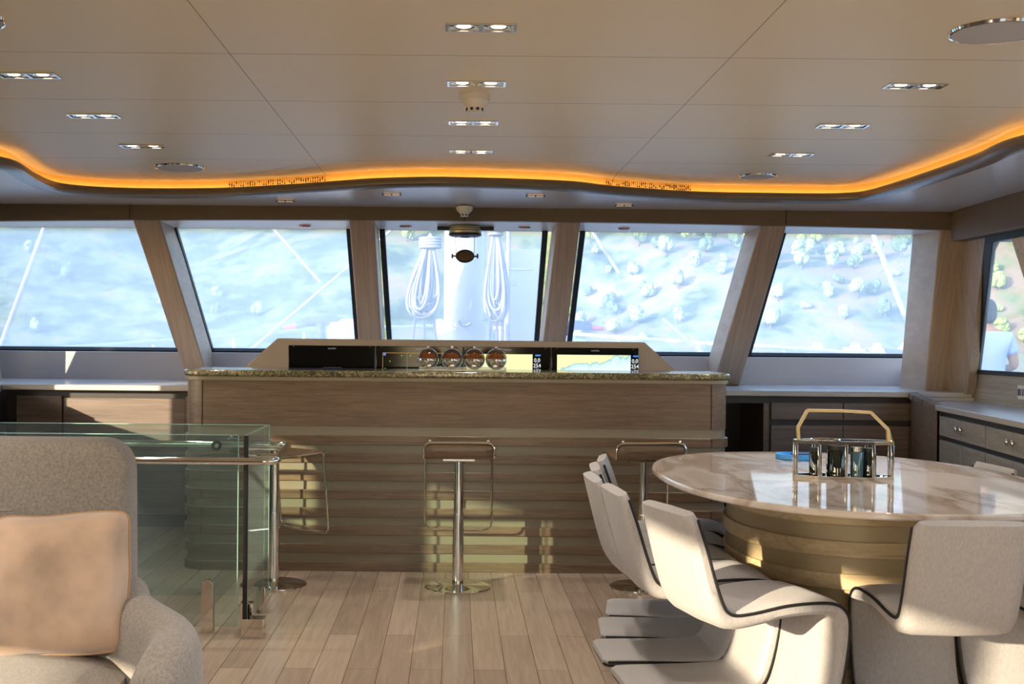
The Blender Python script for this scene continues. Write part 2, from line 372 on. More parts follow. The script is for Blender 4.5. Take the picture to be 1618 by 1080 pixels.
# ---- ceiling with the wavy cove
edge_px = [(0,235),(40,258),(80,275),(150,283),(250,286),(360,285),(450,280),(520,275),(600,269),(680,267),(730,267.5),(820,270),(900,274),(950,280),(1020,286),(1100,291),(1200,293),(1300,294),(1350,292),(1385,287),(1440,270),(1500,249),(1560,226),(1618,200)]
pl = []
for x, y in edge_px:
    c, n = math.cos(ROLL), math.sin(ROLL); dx, dy = x-VX, y-VY
    yy = -dx*n+dy*c; xx = dx*c+dy*n
    s = -yy/(ZC-H); pl.append((xx/s, F/s))
pl = [(-2.95, YB), (-2.95, 1), (-2.92, 3.8), (-2.84, 5.2), (-2.78, 6.2)]+pl[0:1]*0+pl+[(2.86, 5.0), (2.95, 3.8), (2.98, 1), (2.98, YB)]
path = [Vector((p.x, p.y)) for p in catmull([(a, b, 0) for a, b in pl], 6)]
def offs(path, d):
    out = []
    for i, p in enumerate(path):
        t = (path[min(i+1, len(path)-1)]-path[max(i-1, 0)]).normalized(); out.append(Vector((p.x-t.y*d, p.y+t.x*d)))
    return out      # positive d = outward (left of travel, path runs clockwise seen from above -> left = outboard)
def strip(a, za, b, zb):
    m = MB(); n = len(a); vs = [(p.x, p.y, za) for p in a]+[(p.x, p.y, zb) for p in b]
    return m.add(vs, [(i, i+1, n+i+1, n+i) for i in range(n-1)])
cp = [(p.x, p.y) for p in path]
mc = MB(); mc.add([(x, y, ZC) for x, y in cp], [tuple(range(len(cp)))])
mc.box(-3.95, 3.95, YB, 8.62, 2.46, 2.52)
struct(mc.build('ceiling', M['ceil']))
p0 = offs(path, 0.0); pin = offs(path, -.05); pl2 = offs(path, -.012); pout = offs(path, .03)
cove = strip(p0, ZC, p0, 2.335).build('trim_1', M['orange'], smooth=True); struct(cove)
mlip = MB()
prof = [(-.046, 2.330), (-.047, 2.344), (-.056, 2.346), (-.064, 2.338), (-.070, 2.322), (-.068, 2.304), (-.052, 2.292), (.02, 2.288)]
lay = [[(q.x, q.y, z) for q in offs(path, o_)] for o_, z in prof]
for a, b in zip(lay[:-1], lay[1:]):
    n = len(a); mlip.add(a+b, [(i, i+1, n+i+1, n+i) for i in range(n-1)])
mlip.add([(p.x, p.y, 2.330) for p in offs(path, -.046)]+[(p.x, p.y, 2.330) for p in p0], [(i, i+1, len(path)+i+1, len(path)+i) for i in range(len(path)-1)])
struct(mlip.build('trim_2', M['lip'], smooth=True))
lp = offs(path, -.012); mled = MB()
a = offs(path, -.0455); b = offs(path, -.0445); n = len(a)
mled.add([(p.x, p.y, 2.343) for p in a]+[(p.x, p.y, 2.343) for p in b]+[(p.x, p.y, 2.333) for p in a]+[(p.x, p.y, 2.333) for p in b],
         [(n+i, n+i+1, 3*n+i+1, 3*n+i) for i in range(n-1)])
led = mled.build('led_strip', M['led']); tag(led, 'warm glowing strip light lying along the wavy ceiling cove', 'strip light')
# soffit between the cove and the outer walls
ctr = Vector((0, 4.0)); ms = MB(); n = len(path); inn = offs(path, .02); outv = []
RX0, RX1, RY0, RY1 = -3.9, 3.9, YB, 8.12
for p in inn:
    d = (p-ctr); k = 9e9
    if d.x > 1e-6: k = min(k, (RX1-ctr.x)/d.x)
    if d.x < -1e-6: k = min(k, (RX0-ctr.x)/d.x)
    if d.y > 1e-6: k = min(k, (RY1-ctr.y)/d.y)
    if d.y < -1e-6: k = min(k, (RY0-ctr.y)/d.y)
    outv.append(ctr+d*max(k, 1.0))
vs = [(p.x, p.y, 2.288) for p in inn]+[(p.x, p.y, 2.288-.021*max(0, (p.y-7)/1.12)) for p in outv]
ms.add(vs, [(i, i+1, n+i+1, n+i) for i in range(n-1)])
struct(ms.build('trim_3', M['ceil_soffit'], smooth=True))
# beam across the windscreen head (cambered) and the white head lining beyond it
def zc(x): return 2.176-.030*(x/3.2)**2
mb_ = MB(); xs = [-3.9+7.8*i/24 for i in range(25)]
for i in range(24):
    x0, x1 = xs[i], xs[i+1]
    mb_.hexa([(x0,8.10,zc(x0)),(x1,8.10,zc(x1)),(x1,8.16,zc(x1)),(x0,8.16,zc(x0))], [(x0,8.12,2.30),(x1,8.12,2.30),(x1,8.18,2.30),(x0,8.18,2.30)])
struct(mb_.build('trim_4', M['beam']))
mh = MB(); mh.box(-4.36, 4.0, 8.5, 8.68, 2.17, 2.46)
for i in range(24):
    x0, x1 = xs[i], xs[i+1]
    mh.hexa([(x0,8.16,zc(x0)),(x1,8.16,zc(x1)),(x1,8.64,2.155),(x0,8.64,2.155)], [(x0,8.16,2.46),(x1,8.16,2.46),(x1,8.64,2.46),(x0,8.64,2.46)])
struct(mh.build('trim_5', M['headwhite']))
for x in (P(205,338,8.1).x, P(734,338,8.1).x, P(1242,350,8.1).x):
    struct(MB().box(x-.002, x+.002, 8.096, 8.102, 2.17, 2.27).build('trim_6', M['seam']))
# side beams over the side windows
struct(MB().box(3.42, 3.9, YB, 8.1, 2.06, 2.30).build('trim_7', M['beam'], bevel=.01))
struct(MB().box(-3.95, -3.5, YB, 8.1, 2.06, 2.30).build('trim_8', M['beam'], bevel=.01))
# front wall below the windscreen and its ledge
struct(MB().prism([(9.45,0),(9.6,0),(9.6,1.10),(9.95,1.10),(9.95,1.232),(9.45,1.232)], -4.4, 4.0, 'x').build('wall_front', M['sill']))
# right wall below the windows
mw = MB(); mw.hexa([(XR,YB,0),(3.95,YB,0),(3.95,9.6,0),(XR,9.6,0)], [(3.66,YB,1.155),(3.95,YB,1.155),(3.95,9.6,1.155),(3.66,9.6,1.155)])
struct(mw.build('wall_right', M['cabs']))
# unseen left wall; its openings are shaped to cast the sun patches
mw = MB(); mw.box(-3.95, XL, YB, 9.6, 0, 1.06)
for y0, y1 in ((1.8, 2.5), (3.38, 3.82), (4.28, 5.2), (6.1, 6.5), (7.4, 8.2), (9.2, 9.6), (-1.1, -.9), (-4.2, -3.8)):
    mw.box(-3.95, XL, y0, y1, 1.06, 2.10)
mw.prism([(-3.8,1.40),(.387,1.30),(1.8,1.066),(1.8,2.1),(.1,2.1),(.1,1.5),(-3.8,1.5)], XL-.03, XL-.012, 'x')  # added panel, cut to keep the sun off armchair and pillow
struct(mw.build('wall_left', M['oakv']))
# aft side: unseen wall, closed in around a gap to reduce light from behind
struct(MB().box(-3.95, -3.0, YB-.1, YB, 0, 2.46).box(3.0, 3.95, YB-.1, YB, 0, 2.46).box(-3.0, 3.0, YB-.1, YB, 2.2, 2.46).box(-3.0, -.9, YB-.1, YB, 0, 2.2).box(.9, 3.0, YB-.1, YB, 0, 2.2).build('wall_back', M['oakv']))
# unseen roof on the port side, added to cut off high sun; also decks
struct(MB().box(-6.3, -3.95, -1.0, 8.2, 2.30, 2.36).build('trim_9', M['white']))
struct(MB().box(-4.9, -3.95, YB, 9.6, -.12, 0).box(3.95, 6.6, YB, 13, -.12, 0).build('trim_10', M['deck']))
struct(MB().box(-4.2, 4.2, 9.6, 20, .3, .55).build('trim_11', M['deck'], bevel=.1))

# ---- posts between the windscreen panes
def post(tag_n, xt, xb, dt, db, z0=1.01, thick=.45, zt=2.20, m=None):
    # front face top edge xt at depth dt, bottom edge xb at depth db; runs back by thick
    k = (zt-2.174)/(2.174-z0)
    def ext(a, b): return a+(a-b)*k
    T = [ext(xt[0], xb[0]), ext(xt[1], xb[1])]; D = ext(dt, db)
    o = MB().hexa([(xb[0],db,z0),(xb[1],db,z0),(xb[1],db+thick,z0),(xb[0],db+thick,z0)],
                  [(T[0],D,zt),(T[1],D,zt),(T[1],D+thick,zt),(T[0],D+thick,zt)]).build(tag_n, m or M['oakpost'], bevel=.012, seg=3)
    return struct(o)
PO = [((-2.26,-2.07),(-2.11,-1.94)), ((-.749,-.572),(-.7375,-.56)), ((.698,.861),(.652,.830)), ((2.12,2.30),(2.03,2.24))]
for k, (xt, xb) in enumerate(PO): post('trim_%d' % (12+k), xt, xb, 8.15, 9.0 if False else 9.22)
post('trim_16', (3.36,3.53), (3.43,3.60), 8.13, 8.56, .95, .5)
post('trim_17', (-3.62,-3.46), (-3.66,-3.5), 8.13, 8.56, .95, .5)
# pillar reveal toward the right side window
struct(MB().hexa([(3.57,8.56,1.0),(3.64,8.56,1.0),(3.66,8.24,1.0),(3.60,8.24,1.0)][::1], [(3.50,8.13,2.2),(3.56,8.13,2.2),(3.56,7.72,2.2),(3.50,7.72,2.2)]).build('trim_18', M['oakv']))
# next slanted pillar of the right side
a = P(1600,362,7.40); b = P(1627,500,7.5)
struct(MB().hexa([(3.68,7.18,1.15),(3.68,7.02,1.15),(3.80,7.02,1.15),(3.80,7.18,1.15)], [(3.49,7.42,2.10),(3.49,7.0,2.10),(3.60,7.0,2.10),(3.60,7.42,2.10)]).build('trim_19', M['oaklight']))

# ---- windscreen panes
def glass_pt(x, z):   # raked windscreen plane
    t = (z-1.235)/(2.165-1.235); return (x, 9.70+(8.60-9.70)*t, z)
def pane(nm, lt, rt, lb, rb, m):
    w = thing_struct(nm)
    z0, z1 = 1.250, 2.17
    off = .02
    A = [glass_pt(lb, z0), glass_pt(rb, z0), glass_pt(rt, z1), glass_pt(lt, z1)]
    g = MB(); B = [(p[0], p[1]+off*.6, p[2]+off*.6) for p in A]
    g.hexa(A, B); g.build('pane', m, w)
    r = .020
    f = MB()
    def bar(p, q, hw):
        p, q = Vector(p), Vector(q); d = (q-p).normalized(); nrm = Vector((0, .646, .763)); s = d.cross(nrm)*hw
        e = nrm*.03
        f.hexa([p-s-e, p+s-e, p+s+e*.2, p-s+e*.2], [q-s-e, q+s-e, q+s+e*.2, q-s+e*.2])
    bar(A[0], A[3], r); bar(A[1], A[2], r); bar(A[0], A[1], .024)
    f.build('gasket', M['black'], w)
    return w
def thing_struct(nm):
    o = bpy.data.objects.new(nm, None); C.objects.link(o); o['kind'] = 'structure'; return o
def xpx(px, py, z):     # x on the windscreen plane for a pixel
    d = glass_pt(0, z)[1]; return P(px, py, d).x
pane('window_1', -4.3, xpx(222,366,2.16), -4.3, xpx(286,556,1.235), M['salt_haze'])
pane('window_2', xpx(276,366,2.16), xpx(552,366,2.16), xpx(335,553,1.235), xpx(567,545,1.235), M['salt_haze'])
pane('window_3', xpx(604,366,2.16), xpx(861,366,2.16), xpx(617,545,1.235), xpx(846,545,1.235), M['salt_haze3'])
pane('window_4', xpx(920,370,2.16), xpx(1183,372,2.16), xpx(897,548,1.235), xpx(1128,560,1.235), M['salt_haze2'])
pane('window_5', xpx(1236,372,2.16), 3.98, xpx(1180,570,1.235), 3.98, M['salt_haze2'])
struct(MB().box(3.60, 3.74, 8.58, 8.66, 1.0, 2.3).build('trim_20', M['oakv']))
struct(MB().box(-4.35, -3.72, 8.9, 8.96, 0, 2.3).box(-4.36, -4.30, 8.9, 9.9, 0, 2.3).build('trim_21', M['oakv']))
# right side window (clearer glass)
w = thing_struct('window_6')
MB().hexa([(3.66,8.26,1.165),(3.66,YB+.2,1.165),(3.675,YB+.2,1.165),(3.675,8.26,1.165)], [(3.505,7.70,2.06),(3.505,YB+.2,2.06),(3.52,YB+.2,2.06),(3.52,7.70,2.06)]).build('pane', M['clear'], w)
f = MB()
f.hexa([(3.655,8.32,1.15),(3.655,8.20,1.15),(3.68,8.20,1.15),(3.68,8.32,1.15)], [(3.50,7.75,2.07),(3.50,7.64,2.07),(3.53,7.64,2.07),(3.53,7.75,2.07)])
f.box(3.64, 3.68, YB, 8.3, 1.145, 1.175); f.box(3.485, 3.53, YB, 7.72, 2.02, 2.06)
f.build('gasket', M['black'], w)

# ---- perforated vents in the cove face
def vent(px0, px1, label):
    a = P(px0, 285, 7.8).x; b = P(px1, 285, 7.6).x
    # walk along the path between these x
    cand = [p for p in offs(path, -.004) if p.y > 6.9]
    def at(x):
        for p, q in zip(cand[:-1], cand[1:]):
            if p.x <= x <= q.x: t = (x-p.x)/(q.x-p.x); return p.lerp(q, t), (q-p).normalized()
        return cand[-1], Vector((1,0))
    root = thing('air_vent', label, 'vent', (0,0,0))
    root.location = (at((a+b)/2)[0].x, at((a+b)/2)[0].y, 2.345); L = root.location.copy()
    m = MB(); N = 20; top = []; bot = []
    for i in range(N+1):
        p, t = at(a+(b-a)*i/N); top.append((p.x-L.x, p.y-L.y, 2.392-L.z)); bot.append((p.x-L.x, p.y-L.y, 2.343-L.z))
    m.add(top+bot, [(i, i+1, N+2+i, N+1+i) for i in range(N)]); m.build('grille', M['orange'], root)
    h = MB(); cols = 42
    random.seed(3)
    for i in range(cols):
        p, t = at(a+(b-a)*(i+.5)/cols); nv = Vector((t.y, -t.x))*.0015
        for j in range(4):
            big = random.random() < .45; r = .0060 if big else .0034
            c = Vector((p.x+nv.x-L.x, p.y+nv.y-L.y, 2.351+.0105*j-L.z)); vs = []
            for k in range(8):
                an = 2*PI*k/8; vs.append((c.x+t.x*r*math.cos(an), c.y+t.y*r*math.cos(an), c.z+r*math.sin(an)))
            h.add(vs, [tuple(range(8))])
    h.build('holes', M['black'], root)
vent(361, 519, 'perforated orange air vent in the cove, left of centre')
vent(948, 1101, 'perforated orange air vent in the cove, right of centre')

# ---- ceiling downlights (twin lamps)
def make_downlight():
    root = thing('ceiling_downlight', '', 'downlight', (0,0,0), 0, 'twin downlights in the beige ceiling')
    f = MB(); w, d, z0, z1 = .119, .046, -.006, .004
    f.box(-w, w, -d, -d+.007, z0, z1).box(-w, w, d-.007, d, z0, z1).box(-w, -w+.008, -d, d, z0, z1).box(w-.008, w, -d, d, z0, z1).box(-.006, .006, -d, d, z0, z1)
    f.build('frame', M['chrome'], root)
    for sx in (-1, 1):
        MB().lathe([(.049,-.0005),(.040,-.003),(.030,-.001),(.027,.003)], (sx*.058,0,0), 24, 1, .8).build('reflector', M['chrome'], root, smooth=True)
        MB().lathe([(0.0001,-.003),(.022,-.002),(.028,.001)], (sx*.058,0,0), 20, 1, .8).build('lamp', M['bulb'], root, smooth=True)
    MB().box(-w+.002, w-.002, -d+.002, d-.002, -.0002, .003).build('backing', M['steel'], root)
    return root
dl = make_downlight()
cl = [(752+8, 41), (752, 131.5), (747, 192.5), (744.5, 238)]
spots = []
for i, (x, y) in enumerate([(758.5,41),(752,131.5),(747,192.5),(744.5,238.5)]): spots.append((.076, [3.92,4.78,5.64,6.50][i], ['nearest','second nearest','third nearest','farthest'][i], 'middle row'))
for i, d in enumerate((4.70, 5.55, 6.42)): spots.append((-1.725, d, ['nearest','middle','farthest'][i], 'left row'))
for i, d in enumerate((4.75, 5.64, 6.51)): spots.append((1.855, d, ['nearest','middle','farthest'][i], 'right row'))
for i, (x, d, which, row) in enumerate(spots):
    lab = 'chrome framed twin ceiling downlight, %s of the %s' % (which, row)
    if i == 0: dl.location = (x, d, ZC-.0005); dl['label'] = lab
    else: dup(dl, (x, d, ZC-.0005), 0, lab)
    L = bpy.data.lights.new('downlight_glow', 'SPOT'); L.energy = 50; L.color = (1, .90, .77); L.spot_size = math.radians(84); L.spot_blend = .8; L.shadow_soft_size = .04
    lo = bpy.data.objects.new('downlight_glow', L); C.objects.link(lo); lo.location = (x, d, ZC-.02)
# added unseen spots without fixtures, continuing the rows to brighten the room
for x in (-1.725, .076, 1.855):
    for d in (3.0, 2.15, 1.3, .45):
        if x == .076 and d > 3.5: continue
        L = bpy.data.lights.new('downlight_glow', 'SPOT'); L.energy = 50; L.color = (1, .90, .77); L.spot_size = math.radians(84); L.spot_blend = .8; L.shadow_soft_size = .04
        lo = bpy.data.objects.new('downlight_glow', L); C.objects.link(lo); lo.location = (x, d, ZC-.02)
# small lights in the soffit
for k, (px, py, lab) in enumerate([(451,317,'left outer'),(619,306.5,'left inner'),(846,309,'right inner'),(986,324,'right outer')]):
    d = F/((VY-py+(-1)*math.sin(ROLL)*0)/(.925)) if False else None
    best = None
    for i in range(300):
        dd = 7.3+.8*i/300; z = 2.288-.021*max(0, (dd-7)/1.12); q = P(px, py, dd)
        e = abs(q.z-z)
        if best is None or e < best[0]: best = (e, q, z)
    q, z = best[1], best[2]
    r = thing('soffit_light', 'small slim chrome light flush in the glossy soffit, %s one' % lab, 'downlight', (q.x, q.y, z-.001), 0, 'slim lights in the glossy soffit')
    f = MB(); f.box(-.06, .06, -.03, -.022, -.005, 0).box(-.06, .06, .022, .03, -.005, 0).box(-.06, -.052, -.03, .03, -.005, 0).box(.052, .06, -.03, .03, -.005, 0).box(-.004, .004, -.03, .03, -.005, 0)
    f.build('frame', M['chrome'], r); MB().box(-.05, .05, -.02, .02, -.002, 0).build('lamp', M['bulbdim'], r)
# red ringed night lights under the windscreen head
for k, (px, py) in enumerate([(482,358),(641,358),(828,361),(986,366)]):
    q = P(px, py, 8.42); z = zc(q.x)-.021*(8.42-8.16)/.56*1.0
    r = thing('night_light', 'small round red rimmed light above windscreen pane, %s' % ['far left one','left of the mast','right of the mast','far right one'][k], 'light', (q.x, 8.42, z-.004), 0, 'red night lights over the windscreen')
    MB().lathe([(.030,-.004),(.042,-.006),(.044,0),(.030,0)], (0,0,0), 24).build('ring', M['steel'], r, smooth=True)
    MB().lathe([(.0001,-.004),(.030,-.003)], (0,0,0), 20).build('lens', M['redlamp'], r)

# ---- flush round speakers
for x, d, lab, R in ((-1.706,7.20,'round flush ceiling speaker by the cove at far left',.152),(1.89,7.36,'round flush ceiling speaker by the cove at far right',.115),(1.80,3.91,'big round ceiling speaker at the top right corner',.152),(-1.655,3.86,'round ceiling speaker at the top left edge of the picture',.152)):
    r = thing('ceiling_speaker', lab, 'speaker', (x, d, ZC-.001), 0, 'round ceiling speakers')
    MB().lathe([(R-.01,-.004),(R-.005,-.010),(R,-.009),(R+.003,0)], (0,0,0), 40).build('rim', M['chrome'], r, smooth=True)
    MB().lathe([(.0001,-.009),(R-.008,-.009),(R-.008,0)], (0,0,0), 40).build('grille', M['speaker'], r, smooth=True)
# ---- smoke detectors
def detector(x, y, z, k, lab):
    r = thing('smoke_detector', lab, 'smoke detector', (x, y, z), 0)
    MB().lathe([(.0001,0),(.064,0),(.066,-.020),(.062,-.026)], (0,0,0), 32).build('base', M['plaster'], r, smooth=True)
    MB().lathe([(.060,-.026),(.058,-.034),(.036,-.056),(.034,-.060)], (0,0,0), 32).build('cover', M['plaster'], r, smooth=True)
    MB().lathe([(.034,-.060),(.036,-.074),(.030,-.078),(.0001,-.079)], (0,0,0), 24).build('cap', M['plaster'], r, smooth=True)
    g = MB()
    for a in range(8):
        t = 2*PI*a/8+PI/8; g.box(*(lambda cx, cy: (cx-.006, cx+.006, cy-.006, cy+.006))(.0335*math.cos(t), .0335*math.sin(t)), -.073, -.062)
    g.build('sensor_slots', M['black'], r)
    r.scale = (k, k, k)
detector(.072, 5.0, ZC, 1.0, 'white dome smoke detector on the beige ceiling between downlights')
q = P(734, 324, 8.0); detector(q.x, 8.0, 2.262, .88, 'white smoke detector under the glossy soffit above the windscreen')

# ---- overhead compass with mirror
q = P(735, 360, 8.38)
r = thing('overhead_compass', 'black oval mirror compass hanging from the windscreen head', 'compass', (q.x, 8.38, 2.163))
MB().box(-.20, -.095, -.03, .03, -.028, -.002).box(.10, .205, -.03, .03, -.028, -.002).box(-.2, .2, -.012, .012, -.012, 0).build('bracket', M['black'], r, bevel=.003)
MB().lathe([(.0001,0),(.108,0),(.114,-.006),(.108,-.013),(.116,-.018),(.116,-.026),(.109,-.031),(.117,-.036),(.116,-.050)], (0,0,0), 40).build('housing', mat('khaki metal', (170,165,140), .35, .4), r, smooth=True)
MB().lathe([(.116,-.050),(.117,-.066),(.10,-.072),(.0001,-.072)], (0,0,0), 40).build('dial_ring', M['black'], r, smooth=True)
MB().lathe([(.04,-.078),(.045,-.072),(.0001,-.072)], (0,0,0), 30).build('lens', M['steel'], r, smooth=True)
for sx in (-1, 1): MB().tube([(sx*.068,0,-.07),(sx*.067,0,-.14),(sx*.064,0,-.205)], .0028, 8).build('rod', M['steel'], r, smooth=True)
fr = MB(); pts = [(.062*math.cos(2*PI*i/32), .0, -.212+.042*math.sin(2*PI*i/32)) for i in range(32)]
fr.tube(pts, .006, 8, True); fr.build('mirror_frame', M['black'], r, smooth=True)
m_ = MB(); m_.add([(p[0]*.98, -.001+.02*(p[2]+.212), p[2]) for p in pts], [tuple(range(32))]); m_.build('mirror', mat('dark mirror', (80, 70, 58), .1, 1), r)
for sx in (-1, 1): MB().tube([(sx*.066,0,-.212),(sx*.090,0,-.212)], .006, 8).tube([(sx*.091,0,-.195),(sx*.091,0,-.229)], .006, 8).build('knob', M['black'], r, smooth=True)

# ================================================================== FRONT COUNTER AND CABINETS
def front_slab():
    m = MB()
    poly = [(-3.7, 9.45), (-3.7, 8.28)]+[(-3.25, 8.28)]+[(3.2, 8.28), (3.66, 8.28), (3.66, 9.45)]
    m.prism([(x, y) for x, y in poly][::-1], .972, 1.010); return m
o = front_slab().build('worktop', M['counter'], bevel=.006); tag(o, 'long pale grey worktop running under the windscreen behind the bar', 'worktop')
# concave corner panels where the front counter turns to the side counters
for sx in (1, -1):
    cu = [(3.28, 8.30), (3.235, 8.285), (3.20, 8.22), (3.19, 8.12), (3.19, 7.95), (3.195, 7.76)]
    m = MB(); n = len(cu)
    m.add([(sx*x, y, 0) for x, y in cu]+[(sx*x, y, .965-.05*(i/(n-1))**2) for i, (x, y) in enumerate(cu)], [(i, i+1, n+i+1, n+i) for i in range(n-1)])
    m.add([(sx*(x+.03), y, 0) for x, y in cu]+[(sx*(x+.03), y, .965-.05*(i/(n-1))**2) for i, (x, y) in enumerate(cu)], [(i, i+1, n+i+1, n+i) for i in range(n-1)])
    root = thing('corner_panel', ('curved wooden corner panel joining front and side counters at right' if sx > 0 else 'curved wooden corner panel of the front counter at far left'), 'panel', (sx*3.2, 8.0, 0))
    def loc(mm):
        mm.v = [(v[0]-sx*3.2, v[1]-8.0, v[2]) for v in mm.v]; return mm
    loc(m).build('panel', M['cab'], root, smooth=True)
    t = MB(); top = [1.01, 1.01, 1.005, .995, .975, .95]
    for i in range(n-1):
        (x0, y0), (x1, y1) = cu[i], cu[i+1]; za, zb = top[i], top[i+1]
        t.hexa([(sx*(x0-.02),y0-.02,za-.038),(sx*(x1-.02),y1,zb-.038),(sx*(x1+.05),y1,zb-.038),(sx*(x0+.05),y0+.02,za-.038)],
               [(sx*(x0-.02),y0-.02,za),(sx*(x1-.02),y1,zb),(sx*(x1+.05),y1,zb),(sx*(x0+.05),y0+.02,za)])
    loc(t).build('edge_trim', M['cab'], root, smooth=True)
def knob(mb, x, y, z, d=(0,-1,0)):
    mb.tube([(x,y,z),(x+d[0]*.012,y+d[1]*.012,z)], .004, 8); mb.sphere((x+d[0]*.018,y+d[1]*.018,z), .011, 12, 8, sc=(1,1,1.9)); return mb
# right front cabinet
def px_x(px, py, d): return P(px, py, d).x
D0 = 8.33
cab = thing('cabinet', 'dark oak cabinet with two columns of drawers under the right front counter', 'cabinet', (2.76, D0, 0))
def rel(mm, r):
    L = r.location; mm.v = [(v[0]-L.x, v[1]-L.y, v[2]-L.z) for v in mm.v]; return mm
rel(MB().box(2.235, 3.285, D0+.018, 9.4, .0, .972), cab).build('carcass', M['cabdark'], cab)
for c0, c1 in ((2.25, 2.760), (2.765, 3.27)):
    for z0, z1 in ((.805, .927), (.44, .765), (.10, .41)):
        dr = rel(MB().box(c0, c1, D0, D0+.02, z0, z1), cab).build('drawer', M['cab'], cab, bevel=.002)
        if z1 > .8:
            kx = c1-.05 if c0 < 2.5 else c0+.05
            rel(knob(MB(), kx, D0, .865), cab).build('knob', M['chrome'], dr, smooth=True)
rel(MB().box(2.25, 3.27, D0+.03, D0+.05, 0, .08), cab).build('plinth', M['cabdark'], cab)
# open niche with orange-brown door edge
nic = thing('cabinet', 'open dark niche beside the bar end with a narrow wooden jamb', 'cabinet', (1.95, D0, 0))
rel(MB().box(1.62, 2.235, 9.0, 9.4, 0, .972).box(1.62, 2.235, D0, 9.0, .92, .972).box(1.62, 1.65, D0, 9.0, 0, .92), nic).build('carcass', M['cabdark'], nic)
rel(MB().box(2.195, 2.232, D0, 9.0, 0, .925), nic).build('jamb', M['oakpanel'], nic)
# left front cabinets
c2 = thing('cabinet', 'brown oak cabinet with sliding panel under the left front counter', 'cabinet', (-2.4, D0, 0))
rel(MB().box(-3.2, -1.5, D0+.03, 9.4, 0, .972), c2).build('carcass', M['cabdark'], c2)
rel(MB().box(-3.12, -2.80, D0, D0+.025, .09, .93), c2).build('door', M['cab'], c2, bevel=.002)
rel(MB().box(-2.79, -1.925, D0+.012, D0+.035, .09, .915), c2).build('door', M['cab'], c2, bevel=.002)
rel(MB().box(-1.92, -1.52, D0+.0, D0+.03, .09, .93), c2).build('door', M['cab'], c2, bevel=.002)
# right side counter + cabinets along x = 3.2 - .133*(7.75-y)
def fx(y): return 3.2-.133*(7.75-y)
m = MB(); m.prism([(fx(8.26)-.02, 8.27), (fx(3.5)-.02, 3.5), (3.665, 3.5), (3.665, 8.27)][::-1], .912, .95).box(3.32, 3.66, 8.25, 8.268, .949, .974)
tag(m.build('worktop', M['counter'], bevel=.005), 'pale grey side worktop along the right wall below the side window', 'worktop')
def side_cab(y1, ym, y0, lab):
    r = thing('cabinet', lab, 'cabinet', (fx(ym), ym, 0))
    rel(MB().prism([(fx(y1)+.022, y1), (fx(y0)+.022, y0), (3.66, y0), (3.66, y1)][::-1], 0, .912), r).build('carcass', M['cabdark'], r)
    for a, b, kn in ((y1-.004, ym+.003, ym+.045), (ym-.003, y0+.004, ym-.045)):
        for z0, z1 in ((.752, .878), (.10, .722)):
            d = rel(MB().prism([(fx(a), a), (fx(b), b), (fx(b)+.02, b), (fx(a)+.02, a)], z0, z1), r).build('door', M['cabs'], r, bevel=.002)
            if z1 > .8: rel(knob(MB(), fx(kn), kn, .822, (-1,0,0)), r).build('knob', M['chrome'], d, smooth=True)
    return r
side_cab(7.73, 7.25, 6.78, 'grey oak side cabinet with paired chrome knobs next to the curved corner')
side_cab(6.775, 6.31, 5.84, 'grey oak side cabinet with paired chrome knobs at the right picture edge')
side_cab(5.835, 5.37, 4.90, 'grey oak side cabinet hidden behind the table, nearest the camera')
# outlet
q = P(1615, 621, 7.55)
r = thing('wall_outlet', 'white double socket plate on the wall under the right window', 'outlet', (3.655, 7.52, 1.045))
MB().box(-.008, .0, -.075, .075, -.045, .045).build('plate', M['outlet'], r, bevel=.003)
for k in (-.035, .0, .035): MB().box(-.011, -.007, k-.012, k+.012, -.022, .022).build('switch', M['steel'], r)
MB().box(-.010, -.0075, .052, .066, -.022, .022).build('pilot_window', M['black'], r)
# left side counter (mostly outside the picture)
m = MB().box(-3.74, -3.22, 4.0, 8.27, .912, .95)
tag(m.build('worktop', M['counter'], bevel=.005), 'pale side worktop at the far left corner by the window', 'worktop')
m = MB().box(-3.74, -3.24, 4.0, 7.75, 0, .912); tag(m.build('cabinet', M['cab']), 'plain oak cabinet along the left wall beside the armchair', 'cabinet')

